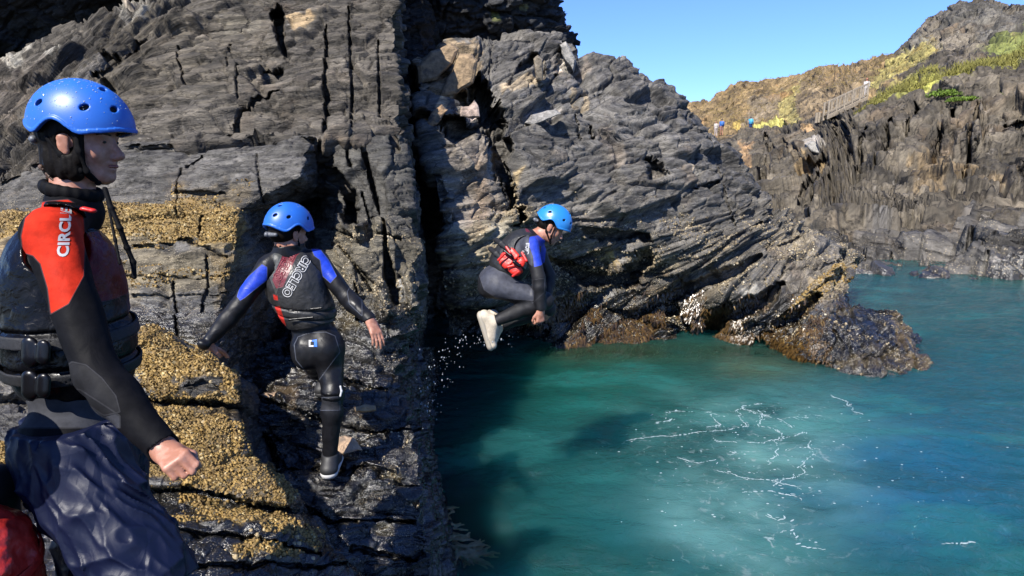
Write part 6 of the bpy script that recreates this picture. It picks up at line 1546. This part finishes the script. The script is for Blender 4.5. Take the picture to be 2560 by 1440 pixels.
# ---------------------------------------------------------------- the sea
def sea():
    # rows spaced by distance from the shore, real ripples
    y = [1.6]
    while y[-1] < 26: y.append(y[-1] * 1.0062)
    y = np.array(y + [30, 40, 60, 120, 300])
    nx = 640
    u = np.linspace(-1.0, 1.0, nx); u = u * (.72 + .28 * u ** 2)
    X = u[None] * np.maximum(y[:, None] * 1.35, 9.) + .0; X[-5:] *= 1.6; Y = np.repeat(y[:, None], nx, 1)
    p = np.stack([X, Y, 0 * X], -1)
    wz = p + .25 * np.stack([fbm(p * .7, 2, 201), fbm(p * .7 + 9, 2, 202), 0 * X], -1)
    fade = 1 / (1 + (Y / 22) ** 3)
    Zt = .026 * fbm(wz * np.array([.9, 1.5, 1.]), 3, 203) + .020 * (1 - np.abs(fbm(wz * np.array([2.2, 3.6, 1.]), 3, 204)) * 2) + .010 * fbm(wz * np.array([6., 9., 1.]), 2, 205)
    p[..., 2] = Zt * fade
    px, py, d = proj(p)
    n1 = fbm(p * .55, 4, 210); n2 = fbm(p * 1.6, 4, 211); n3 = fbm(wz * np.array([1.1, 2.6, 1.]), 4, 212)
    col = np.ones(p.shape) * np.array((.0040, .030, .030))
    def blend(w, c):
        nonlocal col
        w = np.clip(w, 0, 1)[..., None]; col = col * (1 - w) + np.array(c) * w
    def spot(cx, cy, rx, ry, f=1.):
        return np.exp(-(((px - cx) / rx) ** 2 + ((py - cy) / ry) ** 2) ** f)
    blend(spot(1450, 930, 420, 80) * .8, (.0035, .030, .022)); blend(spot(1500, 1020, 300, 60) * .5, (.004, .045, .040))
    blend((1 - sst(1040, 1460, px + 60 * n1 * 3 - .12 * (py - 1000))) * .85, (.0015, .012, .012))  # shade beside the left ledges, painted into the water colour
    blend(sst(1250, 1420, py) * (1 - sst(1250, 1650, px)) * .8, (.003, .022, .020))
    blend(spot(2250, 1200, 330, 190) * .85, (.004, .042, .090)); blend(spot(2420, 1000, 200, 160) * .5, (.005, .035, .05))
    blend(spot(2330, 760, 420, 60) * .8, (.010, .034, .034)); blend(spot(1650, 1330, 220, 130) * .4, (.004, .045, .06))
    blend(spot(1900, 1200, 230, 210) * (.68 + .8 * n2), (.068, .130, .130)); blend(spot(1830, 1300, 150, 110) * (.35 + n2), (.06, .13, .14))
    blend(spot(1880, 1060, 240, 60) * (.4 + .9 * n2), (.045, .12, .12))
    blend(spot(1600, 880, 420, 26) * .8 * (.6 + n3), (.020, .030, .012)); blend(spot(1900, 920, 120, 30) * .7, (.03, .036, .018))
    blend(.45 * sst(.05, .5, n3), (.002, .018, .017)); blend(.35 * sst(.1, .5, -n3 + n1 * .3), (.012, .075, .075))
    col = col * np.array((1.3, 1.5, 1.4))
    foam = np.clip(spot(1880, 1180, 260, 170) * 1.0 + spot(1840, 1060, 190, 40) * .9 + spot(1560, 1100, 380, 60) * .30 + spot(1900, 1400, 300, 60) * .5, 0, 1)
    clear = np.clip(spot(1130, 1330, 130, 90) * 1.0, 0, .75) + .35 * spot(1640, 880, 420, 20)
    idx = np.arange(X.size).reshape(X.shape)
    F = np.stack([idx[:-1, :-1], idx[:-1, 1:], idx[1:, 1:], idx[1:, :-1]], -1).reshape(-1, 4)
    m, nt, b = newmat("sea_water"); pos = N(nt, "ShaderNodeTexCoord").outputs['Object']
    mp = N(nt, "ShaderNodeMapping", ins={0: pos}); mp.inputs['Scale'].default_value = (1., 1.5, 1.)
    ds = N(nt, "ShaderNodeVectorMath", operation='ADD', ins={0: mp.outputs[0]})
    sc_ = N(nt, "ShaderNodeVectorMath", operation='SCALE', ins={0: noise(nt, pos, 1.6, 4, .6, 0., 1)}); sc_.inputs['Scale'].default_value = .9; nt.links.new(sc_.outputs[0], ds.inputs[1])
    ve = voro(nt, ds.outputs[0], 1.25, 'DISTANCE_TO_EDGE'); ve2 = voro(nt, ds.outputs[0], 3.4, 'DISTANCE_TO_EDGE')
    brk = noise(nt, pos, 9, 5, .7); f_ = attr(nt, 'foam'); pat = ramp(nt, noise(nt, pos, 1.1, 3), .5, .66)
    l1 = mathn(nt, 'SUBTRACT', 1., ramp(nt, mathn(nt, 'ADD', ve, mathn(nt, 'MULTIPLY', mathn(nt, 'SUBTRACT', .6, brk), .10)), .004, .030))
    l2 = mathn(nt, 'SUBTRACT', 1., ramp(nt, mathn(nt, 'ADD', ve2, mathn(nt, 'MULTIPLY', mathn(nt, 'SUBTRACT', .66, brk), .5)), .02, .10))
    ff = mathn(nt, 'MULTIPLY', mathn(nt, 'MAXIMUM', mathn(nt, 'MULTIPLY', l1, pat), mathn(nt, 'MULTIPLY', l2, .3)), mathn(nt, 'MULTIPLY', ramp(nt, f_, .15, .7), ramp(nt, brk, .40, .58)), clamp=True)
    dots = mathn(nt, 'MULTIPLY', mathn(nt, 'SUBTRACT', 1., ramp(nt, voro(nt, pos, 9.), .04, .07)), ramp(nt, noise(nt, pos, 2.5, 2), .55, .62))
    ff = mathn(nt, 'MAXIMUM', mathn(nt, 'MULTIPLY', ff, .75), mathn(nt, 'MULTIPLY', dots, .35))
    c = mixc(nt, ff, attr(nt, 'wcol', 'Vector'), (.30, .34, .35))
    nt.links.new(c, b.inputs['Base Color']); b.inputs['IOR'].default_value = 1.33; b.subsurface_method = 'BURLEY'; b.inputs['Subsurface Weight'].default_value = .95; b.inputs['Subsurface Radius'].default_value = (.3, 1., 1.); b.inputs['Subsurface Scale'].default_value = 1.3
    nt.links.new(mathn(nt, 'MULTIPLY_ADD', ff, .5, .06), b.inputs['Roughness'])
    nrm = bump(nt, noise(nt, mp.outputs[0], 5.0, 6, .65, .5), 1.0, .07); nrm = bump(nt, noise(nt, mp.outputs[0], 24, 3, .6, .3), .35, .006, nrm)
    nt.links.new(nrm, b.inputs['Normal'])
    tr = N(nt, "ShaderNodeBsdfTransparent"); mx = N(nt, "ShaderNodeMixShader", ins={0: attr(nt, 'clear'), 1: b.outputs[0], 2: tr.outputs[0]})
    nt.links.new(mx.outputs[0], nt.nodes["Material Output"].inputs[0])
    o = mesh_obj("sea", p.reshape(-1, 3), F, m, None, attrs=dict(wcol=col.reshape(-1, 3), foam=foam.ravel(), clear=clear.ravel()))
    tag(o, kind='structure')
    # sea bed under it all
    n = 60; gx, gy = np.meshgrid(np.linspace(-25, 60, n), np.linspace(1, 90, n)); q = np.stack([gx, gy, -2.2 + .5 * fbm(np.stack([gx, gy, 0 * gx], -1) * .3, 3, 5)], -1)
    idx = np.arange(n * n).reshape(n, n); F = np.stack([idx[:-1, :-1], idx[:-1, 1:], idx[1:, 1:], idx[1:, :-1]], -1).reshape(-1, 4)
    tag(mesh_obj("sea_bed", q.reshape(-1, 3), F, simple_mat("sea_bed_silt", (.010, .022, .016), .9)), kind='structure')
sea()
# pale weed fronds just under the surface beside the ledge
def fronds():
    s = SDF(); rnd = random.Random(21)
    base = np.array(at(1085, 1300, 2.8 / (.187 + .3735)))
    pth = [(1075, 1265), (1092, 1310), (1112, 1345), (1140, 1372), (1165, 1385)]
    def W(x, y, z=-.05):
        d = (CAMH - z) / (math.sin(PITCH) - (720 - y) / FPX * math.cos(PITCH)); return at(x, y, d)
    for k in range(46):
        i = rnd.randrange(len(pth)); x, y = pth[i]; x += rnd.uniform(-12, 14); y += rnd.uniform(-10, 12)
        a = W(x, y, rnd.uniform(-.10, -.03)); e = a
        ang = rnd.uniform(-.9, .5)
        for j in range(4):
            ang += rnd.uniform(-.5, .5); n_ = e + np.array([math.cos(ang) * .055, math.sin(ang) * .055, rnd.uniform(-.015, .01)]); n_[2] = min(n_[2], -.02)
            s.cone(e, n_, .012, .010, .01, (Z, .4)); e = n_
    D, lo, ax = s.grid(.006); V, F = surfnet(D, lo, .006)
    tag(mesh_obj("seaweed", V, F, simple_mat("pale_frond", (.34, .27, .13), .5, var=.3, vscale=12)), kind="stuff")
fronds()
# lacy foam lines left by the last jump
def foam_lines():
    rnd = random.Random(6); bm = bmesh.new()
    def W(x, y):
        d = CAMH / (math.sin(PITCH) - (720 - y) / FPX * math.cos(PITCH)); return at(x, y, d)
    L = [[(1560,1105),(1640,1098),(1700,1092),(1770,1085),(1830,1075),(1862,1070),(1848,1045),(1838,1028),(1860,1015),(1900,1010)],[(1850,1020),(1880,1035),(1930,1045),(1960,1055),(1990,1072)],
      [(1900,1030),(1905,1050),(1895,1068),(1925,1072)],[(1800,1108),(1840,1110),(1900,1112),(1960,1100),(2010,1085)],[(1945,1075),(1945,1110),(1935,1150),(1925,1165)],
      [(2035,1110),(2025,1140),(2005,1165),(1990,1190),(1960,1200),(1930,1215)],[(1800,1180),(1850,1192),(1900,1200),(1990,1215),(2010,1225)],[(1640,1040),(1690,1030),(1730,1032)],
      [(1700,1150),(1740,1160),(1790,1150)],[(1870,1230),(1920,1225),(1980,1235),(2010,1250)],[(2080,990),(2120,1010),(2150,1040)],[(2000,1370),(2070,1378)],[(1960,1330),(1985,1320),(1990,1345)],
      [(1780,1040),(1800,1062),(1760,1075)],[(1640,1060),(1690,1050)],[(2370,1366),(2440,1360)],[(1900,1290),(1940,1300),(1960,1290)]]
    for ln in L:
        pts = [W(*p) for p in ln]; path = []
        for a, b in zip(pts[:-1], pts[1:]):
            n = max(2, int(np.linalg.norm(b - a) / .022))
            for i in range(n): path.append(a + (b - a) * i / n)
        off = np.array([fbm(np.array([[p[0] * 7, p[1] * 7, 0.]]), 3, 61)[0] * .10 for p in path])
        for i, p in enumerate(path):
            if rnd.random() < .2: continue
            for q in range(rnd.choice((1, 1, 2))):
                j = min(i + 1, len(path) - 1); dv = path[j] - path[max(i - 1, 0)] + np.array([off[j] - off[max(i - 1, 0)], 0, 0]); an = math.atan2(dv[1], dv[0]) + rnd.uniform(-.5, .5)
                r = rnd.choice((.0025, .0035, .005, .007)); c = p + np.array([off[i] + (rnd.gauss(0, .025) if q else 0), (rnd.gauss(0, .03) if q else 0), .0])
                bmesh.ops.create_icosphere(bm, subdivisions=1, radius=1, matrix=Matrix.Translation((c[0], c[1], sea_z(c))) @ Matrix.Rotation(an, 4, 'Z') @ Matrix.Diagonal((rnd.uniform(.012, .030), r, r * .4, 1)))
    for k in range(150):   # stray flecks
        x, y = rnd.gauss(1900, 230), rnd.gauss(1160, 110)
        if not (1000 < y < 1440): continue
        c = W(x, y); r = rnd.choice((.003, .004, .007))
        bmesh.ops.create_icosphere(bm, subdivisions=1, radius=1, matrix=Matrix.Translation((c[0], c[1], sea_z(c))) @ Matrix.Diagonal((r * 1.8, r, r * .4, 1)))
    tag(bm_obj("foam", bm, simple_mat("foam_white", (.24, .29, .30), .5), None), kind="stuff")
def sea_z(c):
    p = np.array([[c[0], c[1], 0.]]); X = p[:, :1] * 0
    wz = p + .25 * np.stack([fbm(p * .7, 2, 201), fbm(p * .7 + 9, 2, 202), 0 * p[:, 0]], -1)
    z = .026 * fbm(wz * np.array([.9, 1.5, 1.]), 3, 203) + .020 * (1 - np.abs(fbm(wz * np.array([2.2, 3.6, 1.]), 3, 204)) * 2) + .010 * fbm(wz * np.array([6., 9., 1.]), 2, 205)
    return float(z[0] / (1 + (c[1] / 22) ** 3)) + .002
foam_lines()
# airborne drops below the jumper
def spray():
    rnd = random.Random(4); bm = bmesh.new()
    for k in range(150):
        t = rnd.random()
        if k < 110: px, py = rnd.gauss(1130 - 60 * t, 26), 850 + 190 * t + rnd.gauss(0, 16)
        elif k < 150: px, py = rnd.gauss(1215, 45), rnd.gauss(850, 10)
        else: px, py = rnd.uniform(1020, 1350), rnd.uniform(980, 1430)
        r = rnd.choice((.002, .003, .003, .004, .006))
        p = Vector(at(px, py, rnd.uniform(4.4, 5.2) if py < 1050 else rnd.uniform(3.6, 4.2)))
        bmesh.ops.create_icosphere(bm, subdivisions=1, radius=r, matrix=Matrix.Translation(p) @ Matrix.Diagonal((1, 1, rnd.uniform(1, 1.9), 1)))
    o = bm_obj("spray", bm, simple_mat("spray_drop", (.20, .22, .24), .15, .8), None); tag(o, kind="stuff")
spray()
